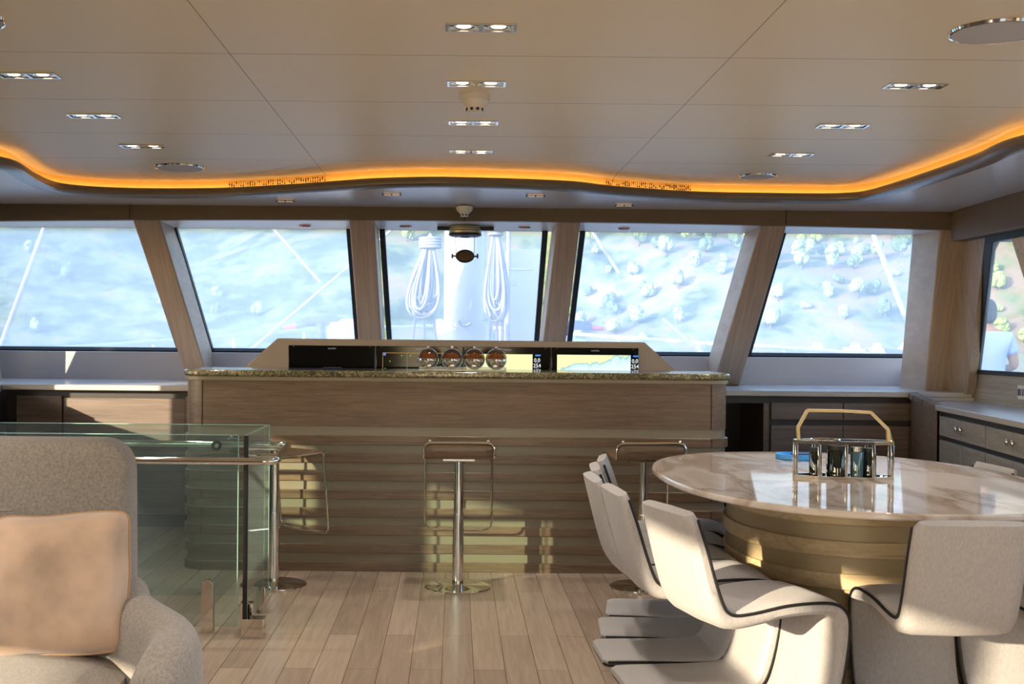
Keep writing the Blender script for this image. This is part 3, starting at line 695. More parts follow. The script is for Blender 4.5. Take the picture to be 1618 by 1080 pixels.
# ================================================================== HELM CONSOLE
cz = thing('helm_console', 'beige trapezoid helm console holding four screens behind the bar', 'console', (.04, 7.72, 0))
rel(MB().prism([(-1.62,.95),(1.70,.95),(1.245,1.347),(-1.175,1.352)], 7.72, 8.1, 'y'), cz).build('hood', M['dash'], cz, bevel=.006)
rel(MB().box(-1.45, 1.5, 7.74, 8.2, 0, .95), cz).build('base', M['dash'], cz)
X0, PW = -1.103, .5775
ztop, zbot = 1.307, 1.00
def lx(x): return x-cz.location.x
for k in range(4):
    a = X0+PW*k+.003; b = X0+PW*(k+1)-.003; dz = -.0
    labs = ['black switched-off helm display at the left end', 'dark helm display with orange grid lines and green text', 'helm display with pale yellow chart behind the glass bowls', 'helm display with yellow coast chart at the right end']
    r = thing('helm_display', labs[k], 'screen', ((a+b)/2, 7.715, zbot), 0, 'helm displays in the console')
    w = (b-a)/2; h = ztop-zbot
    MB().box(-w, w, -.012, .004, 0, h).build('bezel', M['blackgloss'], r, bevel=.003)
    for sx in (-1, 1): MB().sphere((sx*(w-.035), -.014, h-.008), .004, 8, 6).build('screw', M['chrome'], r)
    yf = -.0135
    text('brand_lettering', 'GARMIN', .014, M['greytxt'], r, (0, yf, h-.024))
    def rect(nm, m, x0, x1, z0, z1, y=yf): return MB().box(x0, x1, y, y+.001, z0, z1).build(nm, m, r)
    if k == 0:
        rect('popup_window', M['popup'], -.055, .065, .06, .165)
        text('popup_lettering', 'GARMIN', .016, M['greytxt'], r, (.005, yf-.001, .145))
        mm = MB()
        for j, (l) in enumerate((.034, .026, .010, .004)): mm.box(.005-l, .005+l, yf-.0012, yf-.0005, .128-.012*j, .1305-.012*j)
        mm.build('popup_lines', M['greytxt'], r)
        MB().box(w-.0015, w-.0005, yf, yf+.001, .01, h-.01).build('bezel_joint', M['greytxt'], r)
    elif k == 1:
        mm = MB().box(-.243, .24, yf, yf+.001, h-.046, h-.043).box(-.243, -.2405, yf, yf+.001, .02, h-.043); mm.build('grid_frame', M['orangeln'], r)
        MB().box(-.083, -.081, yf, yf+.001, .02, h-.043).build('heading_line', M['greytxt'], r)
        mm = MB()
        for x, z in ((-.225,.16),(-.195,.208),(-.118,.245),(-.06,.245),(-.225,.105)): mm.box(x-.003, x+.003, yf-.001, yf, z-.003, z+.003)
        arcp = [(-.225+.115*math.sin(t*PI/16*1.0)*1.0, yf-.0004, .10+.145*(1-math.cos(t*PI/16))) for t in range(9)]
        mm.build('waypoint_marks', M['green'], r)
        text('green_lettering', 'Select to Identify', .015, M['green'], r, (-.08, yf-.001, .115))
        rect('corner_icons', M['bluepx'], -.238, -.222, h-.062, h-.046)
        rect('data_bar', M['popup'], .195, .24, .03, h-.05)
        text('data_lettering', '0.0', .026, M['txt'], r, (.218, yf-.001, h-.09)); text('data_lettering', '254', .026, M['txt'], r, (.218, yf-.001, h-.13))
    else:
        xr = .168 if k == 2 else .236
        xl = -.27 if k == 2 else -.25
        MB().box(xl, xr-.002, yf, yf+.001, .0, h-.047).build('chart_area', M['chart'] if k == 3 else M['land'], r)
        c = xr+.027 if k == 2 else xr+.0
        if k == 3: xr = .236
        cx_ = (.196 if k == 2 else .262)
        rect('status_icons', M['bluepx'], cx_-.012, cx_+.022, h-.058, h-.048)
        text('data_lettering', '0.0', .034, M['txt'], r, (cx_, yf-.001, h-.096))
        text('data_lettering', '254', .034, M['txt'], r, (cx_, yf-.001, h-.132))
        text('data_lettering', '1.000', .022, M['txt'], r, (cx_, yf-.001, h-.160)); 
        mm = MB()
        for j, l in enumerate((.016, .018, .014)): mm.box(cx_-l, cx_+l*.7, yf-.001, yf, h-.103-.036*j, h-.100-.036*j)
        mm.build('data_rules', M['greytxt'], r)
# handset microphone lying in front of the screens
r = thing('microphone', 'small black gooseneck microphone in front of the right screens', 'microphone', (.62, 7.60, 1.14))
MB().tube([(0,0,-.13),(0,0,.0)], .008, 8).build('stand', M['black'], r)
MB().tube(catmull([(0,0,0),(.03,0,.012),(.10,0,.004),(.17,0,-.012)], 4), .0035, 8).build('gooseneck', M['black'], r, smooth=True)
MB().tube([(-.006,0,-.01),(-.006,0,.028)], .009, 10).build('capsule', M['black'], r, smooth=True)
tag(MB().box(-1.55, 1.55, 7.52, 7.70, .95, 1.012).build('instrument_shelf', M['dash']), 'narrow beige shelf between bar and helm screens', 'shelf')

# ================================================================== BAR
BX0, BX1, BY0, BY1 = -1.582, 1.602, 6.83, 7.45
def barpoly(o=0, r=.13):
    r = r+o
    p = arc(BX0-o+r, BY0-o+r, r, PI, 1.5*PI, 8)+arc(BX1+o-r, BY0-o+r, r, 1.5*PI, 2*PI, 8)+[(BX1+o, BY1), (BX0-o, BY1)]
    return p
bar = thing('bar_counter', 'long brown oak bar clad in alternating horizontal boards', 'bar', (.01, BY0, 0))
rel(MB().prism(barpoly(0), 0, .84), bar).build('recessed_strips', M['strip'], bar, smooth=True)
rel(MB().prism(barpoly(.004), .84, 1.105), bar).build('front_panel', M['oakpanel'], bar, smooth=True)
for k in range(8): rel(MB().prism(barpoly(.016), .105*k, .105*k+.054), bar).build('board', M['oak'], bar, bevel=.003)
class _J:
    def box(s, *a): rel(MB().box(*a), s.r).build('joint_line', M['seam'], s.r); return s
mj = _J(); mj.r = bar
for x in (-1.475, 1.495): mj.box(x-.0015, x+.0015, BY0-.0065, BY0+.002, .84, 1.10)
for k in range(8):
    for x in ((-1.475, 1.495) if k % 2 else (-1.475, 1.495, 1.22)): mj.box(x-.0012, x+.0012, BY0-.018, BY0, .105*k+.001, .105*k+.053)
topo = .028
ctop = thing('countertop', 'green-brown veined stone slab with rounded ends on the bar', 'countertop', (.01, BY0, 1.105))
rel(MB().prism(barpoly(topo-.012), 1.105, 1.128), ctop).build('wood_trim', M['strip'], ctop, bevel=.003)
rel(MB().prism(barpoly(topo, .14), 1.128, 1.166), ctop).build('stone_slab', M['stone'], ctop, bevel=.012, seg=4)
# ---- four lidded bowls on an acrylic tray
q = P(731, 585, 6.92)
tray = thing('serving_tray', 'long clear acrylic tray on the bar carrying four round bowls', 'tray', (q.x, 6.92, 1.166))
MB().box(-.255, .255, -.07, .07, 0, .004).box(-.255, .255, -.07, -.065, .004, .026).box(-.255, .255, .065, .07, .004, .026).box(-.255, -.25, -.07, .07, .004, .026).box(.25, .255, -.07, .07, .004, .026).build('tray_body', M['tableglass'], tray, bevel=.001)
MB().box(-.25, .25, -.064, .064, .0041, .009).build('tray_base', M['steel'], tray)
wh = ['leftmost', 'second from left', 'second from right', 'rightmost']
for k, px in enumerate((676.5, 714, 749.5, 784)):
    x = P(px, 570, 6.92).x
    b = thing('snack_bowl', 'round chrome and amber glass snack bowl on the tray, %s' % wh[k], 'bowl', (x, 6.92, 1.1752), 0, 'round snack bowls on the bar')
    R = .063; c = (0, 0, R)
    MB().sphere(c, R, 28, 10, z0=-.98, z1=.05).build('bowl_body', M['chrome'], b, smooth=True)
    MB().sphere(c, R*1.0, 28, 10, z0=.05, z1=.999).build('lid', M['bowlglass'], b, smooth=True)
    MB().tube([(R*1.0*math.cos(2*PI*i/32), R*1.0*math.sin(2*PI*i/32), R*1.03) for i in range(32)], .0022, 6, True).build('rim', M['chrome'], b, smooth=True)
    o = MB().sphere((0,0,R*.9), R*.90, 20, 6, sc=(1,1,.75), z0=.0, z1=.999).build('nuts', M['nuts'], b, smooth=True); o['kind'] = 'stuff'
    MB().sphere((0,0,2*R+.006), .0085, 12, 8).tube([(0,0,2*R-.004),(0,0,2*R+.003)], .004, 8).build('lid_knob', M['chrome'], b, smooth=True)

# ================================================================== BAR STOOLS
def make_stool():
    r = thing('bar_stool', '', 'bar stool', (0,0,0), 0, 'bar stools in front of the bar')
    MB().lathe([(.0001,0),(.180,0),(.182,.004),(.178,.009),(.05,.014),(.028,.020),(.0001,.02)], (0,0,0), 48).build('base', M['chrome'], r, smooth=True)
    MB().lathe([(.030,.016),(.030,.40),(.0001,.40)], (0,0,0), 24).build('pole', M['chrome'], r, smooth=True)
    MB().lathe([(.026,.40),(.026,.70),(.0001,.70)], (0,0,0), 24).build('gas_lift', M['chrome'], r, smooth=True)
    MB().box(-.09, .09, -.09, .09, .695, .712).build('seat_mount', M['steel'], r, bevel=.004)
    # curved plywood seat: low back lip rises on the camera side (-y), waterfall front (+y)
    prof = [(-.175,.800),(-.182,.770),(-.176,.735),(-.150,.716),(-.10,.712),(0,.714),(.09,.720),(.15,.728),(.185,.722)]
    pr = catmull([(a, b, 0) for a, b in prof], 4); wv = .183; vs = []; nx = 9
    for p in pr:
        for i in range(nx):
            x = -wv+2*wv*i/(nx-1); vs.append((x, p.x, p.y))
    # rounded top corners of the lip
    n = len(pr)
    vs2 = []
    for j, p in enumerate(pr):
        drop = max(0, (p.y-.775)/.025) if p.x < -.15 else 0
        w2 = wv-.03*drop**2
        for i in range(nx): vs2.append((-w2+2*w2*i/(nx-1), p.x, p.y))
    m = MB(); m.add(vs2, [(j*nx+i, j*nx+i+1, (j+1)*nx+i+1, (j+1)*nx+i) for j in range(n-1) for i in range(nx-1)])
    o = m.build('seat', M['oak'], r, smooth=True); sd = o.modifiers.new('thick', 'SOLIDIFY'); sd.thickness = .012
    # chrome band: over the lip, along the seat sides, down as the footrest loop
    w = .188
    def rnd(p0, p1, p2, rr, k=5):   # rounded corner
        p0, p1, p2 = Vector(p0), Vector(p1), Vector(p2); a = p1+(p0-p1).normalized()*rr; b = p1+(p2-p1).normalized()*rr
        return [tuple(a*(1-t)**2+p1*2*t*(1-t)+b*t*t) for t in [i/k for i in range(k+1)]]
    pts = []
    pts += rnd((0,-.178,.806), (-w,-.178,.806), (-w,-.180,.73), .045)
    pts += rnd((-w,-.180,.78), (-w,-.172,.718), (-w,.1,.716), .03)
    pts += rnd((-w,0,.718), (-w,.192,.728), (-w,.197,.4), .03)
    pts += rnd((-w+.0,.197,.6), (-w,.235,.275), (0,.235,.275), .05)
    pts += [(-p[0], p[1], p[2]) for p in pts[::-1]]
    MB().tube(pts, .0062, 8, True).build('footrest_frame', M['chrome'], r, smooth=True)
    for sx in (-1, 1):
        MB().sphere((sx*.155,-.176,.815), .008, 10, 6).build('cap', M['chrome'], r, smooth=True)
    return r
st = make_stool()
sx_, sy_ = P(724.5, 926, F/288).x, F/288
st.location = (P(724,850,F/288).x, 6.40, 0); st['label'] = 'chrome and wood bar stool standing in the middle of the bar'
dup(st, (P(433,850,F/288).x, 6.42, 0), math.radians(-38), 'chrome and wood bar stool turned sideways behind the glass railing')
dup(st, (P(1017,850,F/288).x, 6.44, 0), math.radians(4), 'chrome and wood bar stool between the dining chairs and the bar')

# ================================================================== DINING TABLE
TX, TY = 1.70, 5.12
tb = thing('dining_table', 'large oval dining table with pale marble top and banded oak pedestal', 'table', (TX, TY, 0))
rel(MB().prism(superellipse(TX, TY, .80, 1.13, 2.35, 120), .744, .770), tb).build('marble_top', M['marble'], tb, bevel=.008, seg=3)
rel(MB().prism(superellipse(TX, TY, .55, .82, 2.2, 80), .715, .744), tb).build('under_frame', M['oaklight'], tb, smooth=True)
rel(MB().prism(superellipse(TX, TY, .485, .60, 2.2, 80), 0, .715), tb).build('pedestal_core', M['strip2'], tb, smooth=True)
for k in range(6):
    rel(MB().prism(superellipse(TX, TY, .500, .615, 2.2, 80), .02+.125*k-.0, .02+.125*k+.062), tb).build('pedestal_band', M['oaklight'], tb, bevel=.003)
mj = _J(); mj.r = tb
for k in range(6):
    for a in ((-1.0, -2.4) if k % 2 else (-1.35, -2.0)):
        x = TX+.5*math.cos(a); y = TY+.615*math.sin(a); mj.box(x-.0015, x+.0015, y-.006, y+.004, .021+.125*k, .081+.125*k)

# ================================================================== DINING CHAIRS (folded ribbon shape)
def ribbon_profile():
    # centre line (u forward, z) of the folded upholstered ribbon and its half thickness
    key = [(0.00,.770,.020),(.035,.66,.027),(.070,.54,.031),(.100,.455,.034),(.125,.420,.036),(.165,.405,.036),(.24,.410,.034),(.36,.428,.032),(.48,.432,.031),(.555,.424,.030),(.592,.396,.028),(.600,.35,.026),(.592,.26,.025),(.572,.16,.025),(.548,.085,.025),(.522,.046,.023),(.482,.027,.020),(.36,.022,.019),(.20,.022,.019),(.08,.022,.018),(.03,.021,.012)]
    return key
def make_chair():
    r = thing('dining_chair', '', 'chair', (0,0,0), 0, 'ivory folded dining chairs around the oval table')
    key = ribbon_profile(); cl_ = catmull([(a, b, c) for a, b, c in key], 4)
    W2 = .190
    def section(idx0, idx1, nm, m_=None):
        seg = cl_[idx0:idx1+1]; ring = []
        n = len(seg)
        for i, p in enumerate(seg):
            gi = idx0+i
            t = (cl_[min(gi+1, len(cl_)-1)]-cl_[max(gi-1, 0)]); t = Vector((t.x, t.y)).normalized(); nv = Vector((-t.y, t.x)); h = p.z
            w = W2
            if gi > 64: w = W2*(1-.11*min(1, (gi-64)/8))
            if gi == 0: w = W2*.93
            if gi >= len(cl_)-2: w = W2*.80
            # rounded lens section: points (width, offset)
            sec = [(-1, -.35), (-1, .35), (-.93, .80), (-.75, 1.0), (0, 1.12), (.75, 1.0), (.93, .80), (1, .35), (1, -.35), (.93, -.80), (.75, -1.0), (0, -1.12), (-.75, -1.0), (-.93, -.80)]
            ring.append([(p.x+nv.x*h*b, w*a, p.y+nv.y*h*b) for a, b in sec])
        m = MB(); k = len(ring[0]); vs = [v for rg in ring for v in rg]
        fs = [(i*k+j, i*k+(j+1) % k, (i+1)*k+(j+1) % k, (i+1)*k+j) for i in range(n-1) for j in range(k)]+[tuple(range(k)), tuple((n-1)*k+j for j in range(k))]
        m.add(vs, fs); o = m.build(nm, M['fabric'], r, smooth=True); return o
    section(0, 17, 'backrest'); section(17, 40, 'seat'); section(40, 60, 'front_panel'); section(60, len(cl_)-1, 'base')
    for sy in (-1, 1):
        # black piping on the inner and outer rims
        pts = []
        for gi, p in enumerate(cl_):
            t = (cl_[min(gi+1, len(cl_)-1)]-cl_[max(gi-1, 0)]); t = Vector((t.x, t.y)).normalized(); nv = Vector((-t.y, t.x)); pz = p.z*(.55 if gi < 60 else .05); pts.append((p.x+nv.x*pz, sy*(W2*1.003*(1 if gi <= 64 else 1-.11*min(1, (gi-64)/8))), p.y+nv.y*pz))
        MB().tube(pts[1:-2], .0058, 6).build('piping', M['piping'], r, smooth=True)
    return r
ch = make_chair()
def chair_at(o_or_first, x, y, deg, lab, first=[True]):
    if first[0]: ch.location = (x, y, 0); ch.rotation_euler = (0,0,math.radians(deg)); ch['label'] = lab; first[0] = False
    else: dup(ch, (x, y, 0), math.radians(deg), lab)
chair_at(ch, .745, 4.10, 17, 'ivory dining chair nearest the camera on the left side of table, seat fully visible')
chair_at(ch, .625, 4.60, 5, 'ivory dining chair second from the camera along the left side of table')
chair_at(ch, .590, 5.02, 2, 'ivory dining chair third from the camera along the left side of table')
chair_at(ch, .650, 5.44, -4, 'ivory dining chair fourth from the camera along the left side of table')
chair_at(ch, .735, 5.85, -9, 'ivory dining chair farthest along the left side, beside the bar stool')
chair_at(ch, 1.685, 3.80, 90, 'ivory dining chair with its back to the camera at the near table end')
chair_at(ch, 2.22, 3.92, 100, 'ivory dining chair cut off at the lower right picture edge')
chair_at(ch, 2.60, 5.62, 182, 'ivory dining chair whose back top shows beyond the right side of table')
chair_at(ch, 2.70, 5.16, 178, 'ivory dining chair at the right picture edge beyond the table')
chair_at(ch, 1.75, 6.62 if False else 6.60, -90, 'ivory dining chair hidden at the far end of the table') if False else None

# ================================================================== THINGS ON THE TABLE
q = P(1334, 752, 5.02)
cd = thing('bottle_caddy', 'chrome and pale wood octagonal caddy with bottles on the marble table', 'caddy', (q.x, 5.04, .770), math.radians(-7))
wA, wB, dd = .205, .115, .075
oct_ = [(-wA,-.03),(-wB,-dd),(wB,-dd),(wA,-.03),(wA,.03),(wB,dd),(-wB,dd),(-wA,.03)]
def ringm(z0, z1, t=.012):
    m = MB()
    for i in range(8):
        a, b = Vector(oct_[i]), Vector(oct_[(i+1) % 8]); c = 1-t/.09
        m.hexa([(a.x,a.y,z0),(b.x,b.y,z0),(b.x*.94,b.y*.82,z0),(a.x*.94,a.y*.82,z0)], [(a.x,a.y,z1),(b.x,b.y,z1),(b.x*.94,b.y*.82,z1),(a.x*.94,a.y*.82,z1)])
    return m
ringm(0, .014).build('base_frame', M['chrome'], cd); ringm(.150, .164).build('top_frame', M['chrome'], cd)
MB().prism([(x*.94, y*.82) for x, y in oct_], .003, .006).build('floor_plate', M['chrome'], cd)
for (x, y) in oct_+[(0,-dd),(0,dd)]:
    MB().box(x*.97-.006, x*.97+.006, y*.93-.006, y*.93+.006, .014, .150).build('upright', M['chrome'], cd, bevel=.0015)
hp = [(-.185,.150),(-.190,.215),(-.150,.290),(-.005,.290),(.115,.285),(.185,.215),(.190,.150)]
hm = MB()
for a, b in zip(hp[:-1], hp[1:]):
    d = (Vector(b)-Vector(a)).normalized(); nn = Vector((-d.y, d.x))*.006
    hm.hexa([(a[0]-nn.x,-.012,a[1]-nn.y),(b[0]-nn.x,-.012,b[1]-nn.y),(b[0]-nn.x,.012,b[1]-nn.y),(a[0]-nn.x,.012,a[1]-nn.y)], [(a[0]+nn.x,-.012,a[1]+nn.y),(b[0]+nn.x,-.012,b[1]+nn.y),(b[0]+nn.x,.012,b[1]+nn.y),(a[0]+nn.x,.012,a[1]+nn.y)])
hm.build('handle', M['brass'], cd)
MB().tube([(.190,0,.150),(.200,0,.165),(.186,0,.213)], .008, 8).build('handle_clip', M['chrome'], cd, smooth=True)
MB().tube([(-.075+.062*math.cos(2*PI*i/28), .0+.05*math.sin(2*PI*i/28), .166) for i in range(28)], .003, 6, True).build('bottle_ring', M['chrome'], cd, smooth=True)
from math import cos, sin
cr = math.radians(-7)
def cadpt(x, y): return (q.x+x*cos(cr)-y*sin(cr), 5.04+x*sin(cr)+y*cos(cr), .7765)
for k, (x, y, rr, hh, mm, lab) in enumerate([(-.115,.0,.026,.125,'bottle','slim dark bottle at the left in the caddy'),(-.025,.0,.044,.135,'bottle','wide black jar in the middle of the caddy'),(.055,-.012,.026,.13,'bottleblue','smoky blue glass jar in the caddy beside the black one'),(.112,.008,.028,.125,'bottle','dark jar at the right in the caddy')]):
    b = thing('bottle', lab, 'bottle', cadpt(x, y), 0, 'jars in the caddy')
    MB().lathe([(.0001,0),(rr,0),(rr,hh*.82),(rr*.9,hh*.86),(.0001,hh*.86)], (0,0,0), 24).build('jar_body', M[mm], b, smooth=True)
    MB().lathe([(rr*.95,hh*.86),(rr*.95,hh),(.0001,hh)], (0,0,0), 24).build('lid', M['steel'] if k == 2 else M['black'], b, smooth=True)
q2 = P(1258, 724, 5.80)
b = thing('coaster_dish', 'round bright blue dish lying on the marble table behind the caddy', 'dish', (q2.x+.02, 5.86, .770))
MB().lathe([(.0001,0),(.098,0),(.104,.006),(.104,.026),(.098,.028),(.092,.010),(.0001,.010)], (0,0,0), 40).build('dish_body', M['blue'], b, smooth=True)
MB().lathe([(.0001,.010),(.05,.010),(.045,.030),(.0001,.034)], (.02,0,0), 24).build('dish_lid', M['navy'], b, smooth=True)

# ================================================================== GLASS RAILING
GZ = .905
gr = thing('glass_railing', 'green tinted glass railing around the stairwell with chrome handrail', 'railing', (-2.0, 5.7, 0))
def gpane(m, nm='glass_panel'):
    return rel(m, gr).build(nm, M['green_glass'], gr)
def edge(m): return rel(m, gr).build('polished_edge', M['edge_glass'], gr)
gpane(MB().box(-3.22, -.955, 6.00, 6.012, .03, GZ)); edge(MB().box(-3.22, -.955, 6.0, 6.012, GZ, GZ+.003))
gpane(MB().box(-3.22, -.992, 5.36, 5.372, .03, GZ)); edge(MB().box(-3.22, -.992, 5.36, 5.372, GZ, GZ+.003)); edge(MB().box(-.992, -.989, 5.36, 5.372, .03, GZ))
gpane(MB().box(-.962, -.950, 5.36, 6.012, .03, GZ)); edge(MB().box(-.962, -.950, 5.36, 6.012, GZ, GZ+.003))
rel(MB().box(-.964, -.944, 5.352, 5.360, .0, GZ), gr).build('dark_edge_seal', M['black'], gr)
edge(MB().box(-.952, -.949, 6.0, 6.012, .03, GZ))
# handrail
def rnd3(pts, rr, k=5):
    out = [pts[0]]
    for a, b, c in zip(pts[:-2], pts[1:-1], pts[2:]):
        a, b, c = Vector(a), Vector(b), Vector(c); p = b+(a-b).normalized()*rr; q_ = b+(c-b).normalized()*rr
        out += [tuple(p*(1-t)**2+b*2*t*(1-t)+q_*t*t) for t in [i/k for i in range(k+1)]]
    return out+[pts[-1]]
rail = rnd3([(-3.2,5.24,.80),(-.80,5.24,.80),(-.862,6.08,.80),(-3.2,6.08,.80)], .06, 7)
rel(MB().tube(rail, .0165, 14), gr).build('handrail', M['chrome'], gr, smooth=True)
for (x0, y0, x1, y1) in ((-.95,5.52,-.822,5.52),(-.95,5.83,-.845,5.83),(-2.4,5.36,-2.4,5.25),(-3.0,5.36,-3.0,5.25),(-1.22,6.012,-1.22,6.075),(-2.6,6.012,-2.6,6.075)):
    rel(MB().tube([(x0,y0,.80),(x1,y1,.80)], .009, 10), gr).build('rail_bracket', M['chrome'], gr, smooth=True)
for x in (-1.22, -2.6):
    rel(MB().lathe([(.012,-.006),(.025,-.006),(.027,0),(.012,0)], (x,5.998,.80), 24, axis='y'), gr).build('standoff_ring', M['black'], gr, smooth=True)
    rel(MB().lathe([(.0001,-.008),(.012,-.008),(.012,0)], (x,5.998,.80), 20, axis='y'), gr).build('standoff_cap', M['steel'], gr, smooth=True)
# floor clamps
def clamp(x, y, w, h, t, ax, nm='floor_clamp'):
    m = MB(); poly = [(-w, 0), (w, 0)]+[(w*math.cos(a), h-w+w*math.sin(a)) for a in [PI*i/10 for i in range(11)]]
    for s0, s1 in ((-t, -.007), (.007, t)):
        if ax == 'y': m.prism([(x+a, z) for a, z in poly], y+s0, y+s1, 'y')
        else: m.prism([(y+a, z) for a, z in poly], x+s0, x+s1, 'x')
    rel(m, gr).build(nm, M['chrome'], gr, bevel=.002)
clamp(-1.125, 5.366, .028, .245, .02, 'y'); clamp(-2.3, 5.366, .028, .245, .02, 'y'); clamp(-2.2, 6.006, .028, .245, .02, 'y')
def spig(y):
    m = MB().box(-.985, -.963, y-.03, y+.03, 0, .13).box(-.949, -.925, y-.03, y+.03, 0, .13)
    rel(m, gr).build('floor_clamp', M['chrome'], gr, bevel=.003)
spig(5.42); spig(5.78)
rel(MB().box(-.955, -.855, 5.27, 5.352, 0, .085), gr).build('corner_base_block', M['chrome'], gr, bevel=.002)

# ================================================================== ARMCHAIR
ac = thing('armchair', 'large grey beige tweed armchair in the left foreground facing the camera', 'armchair', (-1.36, 3.35, 0))
def sub(o, lv=2):
    m = o.modifiers.new('sub', 'SUBSURF'); m.levels = lv; m.render_levels = lv; return o
def shell(pts_fn, nu, nv):
    m = MB(); vs = [pts_fn(i/(nu-1), j/(nv-1)) for i in range(nu) for j in range(nv)]
    m.add(vs, [(i*nv+j, i*nv+j+1, (i+1)*nv+j+1, (i+1)*nv+j) for i in range(nu-1) for j in range(nv-1)]); return m
# backrest: broad slab, slightly tapered to the top, rounded corners
def rr_poly(w, h0, h1, r, wb=None, n=7):
    wb = wb or w
    pts = [(-wb, h0), (wb, h0)]
    pts += [(w-r+r*math.cos(a), h1-r+r*math.sin(a)) for a in [PI/2*i/n for i in range(n+1)]]
    pts += [(-w+r+r*math.cos(a), h1-r+r*math.sin(a)) for a in [PI/2+PI/2*i/n for i in range(n+1)]]
    return pts
poly = rr_poly(.395, .34, 1.045, .10, .44)
m = MB(); n = len(poly)
lay = []
for off, inset in ((0.0,.03),(.018,.006),(.05,0),(.11,0),(.145,.010),(.16,.04)):
    ring = []
    cx_, cz_ = 0, .7
    for x, z in poly:
        lean = (z-.40)*.22
        sxx = 1-inset/.42; szz = 1-inset/.36
        ring.append((x*sxx, -.02+off+lean+.035*(1-(x/.44)**2)*(1 if off < .06 else 0)*-0.0, cz_+(z-cz_)*szz))
    lay.append(ring)
vs = [v for rg in lay for v in rg]
m.add(vs, [(i*n+j, i*n+(j+1) % n, (i+1)*n+(j+1) % n, (i+1)*n+j) for i in range(len(lay)-1) for j in range(n)]+[tuple(range(n)), tuple((len(lay)-1)*n+j for j in range(n))])
m.build('backrest', M['armfabric'], ac, smooth=True)
MB().tube(catmull([(-.20,-.008+.055,.845-.0),(-.1,.040,.842),(0,.036,.842),(.08,.044,.846)], 4), .004, 6).build('back_crease', M['armfabric'], ac, smooth=True)
o = MB().box(-.47, .47, -.46, .12, .22, .44); 
def cushion(nm, x0, x1, y0, y1, z0, z1, puff, m_, parent, bev=.05):
    m = MB(); N = 10; vs = []
    for i in range(N+1):
        for j in range(N+1):
            u = i/N; v = j/N; x = x0+(x1-x0)*u; y = y0+(y1-y0)*v
            e = (1-(2*u-1)**6)*(1-(2*v-1)**6); vs.append((x, y, z1-bev+bev*e+puff*(1-(2*u-1)**2)*(1-(2*v-1)**2)))
    k = N+1; fs = [(i*k+j, (i+1)*k+j, (i+1)*k+j+1, i*k+j+1) for i in range(N) for j in range(N)]
    b = len(vs)
    per = [(i, 0) for i in range(N)]+[(N, j) for j in range(N)]+[(N-i, N) for i in range(N)]+[(0, N-j) for j in range(N)]
    bot = []
    for i, j in per:
        bot.append((x0+(x1-x0)*i/N, y0+(y1-y0)*j/N, z0)); 
    vs += bot
    L = len(per)
    fs += [(per[t][0]*k+per[t][1], b+t, b+(t+1) % L, per[(t+1) % L][0]*k+per[(t+1) % L][1]) for t in range(L)]+[tuple(b+t for t in range(L))]
    m.add(vs, fs); return m.build(nm, m_, parent, smooth=True, bevel=0)
cushion('seat_cushion', -.46, .46, -.50, .04, .20, .455, .015, M['armfabric'], ac, .04)
# side shells: arm rising from front, sweeping into the back
def arm(sx):
    st_ = catmull([(.39,.12,.66),(.43,.03,.632),(.51,-.07,.615),(.59,-.17,.605),(.63,-.27,.595),(.625,-.38,.575),(.59,-.46,.50)], 3); rings = []
    for i, p in enumerate(st_):
        t = (st_[min(i+1, len(st_)-1)]-st_[max(i-1, 0)]); t.z = 0; t.normalize(); nv = Vector((-t.y, t.x, 0)); hw = .075-(.03 if i == len(st_)-1 else 0); zt = p.z
        sg = -1 if True else 1; pr = [(-hw,.20),(-hw,zt-.10),(-hw*.9,zt-.04),(-hw*.45,zt-.008),(hw*.2,zt),(hw*.75,zt-.025),(hw,zt-.08),(hw*.98,.38),(hw*.6,.18),(-hw*.6,.17)]
        rings.append([(sx*(p.x+nv.x*a_), p.y+nv.y*a_, b_) for a_, b_ in pr])
    k = len(rings[0]); m = MB(); m.add([v for rg in rings for v in rg], [(i*k+j, i*k+(j+1) % k, (i+1)*k+(j+1) % k, (i+1)*k+j) for i in range(len(rings)-1) for j in range(k)]+[tuple(range(k)), tuple((len(rings)-1)*k+j for j in range(k))])
    o = m.build('armrest', M['armfabric'], ac, smooth=True); sub(o, 2)
arm(1); arm(-1)
MB().box(-.44, .44, -.48, .10, .12, .22).build('seat_base', M['armfabric'], ac, bevel=.03)
for x, y in ((-.36,-.40),(.36,-.40),(-.36,.06),(.36,.06)): MB().tube([(x,y,.13),(x*1.04,y,0)], [.02,.013], 10).build('leg', M['black'], ac, smooth=True)
# cushion
pw = thing('throw_pillow', 'peach crushed velvet cushion leaning on the armchair back', 'cushion', (-1.125, 3.31, .452))
N = 22; m = MB(); vs = []; R_ = .215
def pil(u, v, s):
    a, b = 2*u-1, 2*v-1
    t = max(0, (1-abs(a)**3.2)*(1-abs(b)**3.2))**.5
    pinch = 1-.05*(1-abs(a)**2)*abs(b)**3-.0
    rc = 1-.13*(abs(a)*abs(b))**4
    x = R_*a*rc*(1-.07*(1-b*b)*abs(a)**3+.012*math.sin(7*b+1)); z = R_*b*rc*(1-.10*(1-a*a)*abs(b)**3+.010*math.sin(6*a))
    wr = .010*math.sin(11*a+6*b+2*math.sin(5*b))*(1-abs(a*b))*t**.5*(a*a+b*b)*.6+.006*math.sin(23*a-14*b)*t*(abs(a)**2)
    return (x, s*(.095*t**1.15+wr), z)
for s in (-1, 1):
    vs = [pil(i/N, j/N, s) for i in range(N+1) for j in range(N+1)]
    k = N+1; m.add(vs, [(i*k+j, (i+1)*k+j, (i+1)*k+j+1, i*k+j+1) for i in range(N) for j in range(N)])
tl = Matrix.Translation((0, .02, .195))@Matrix.Rotation(math.radians(-16), 4, 'X')@Matrix.Rotation(math.radians(-4), 4, 'Y')
m.v = [tuple(tl@Vector(v)) for v in m.v]
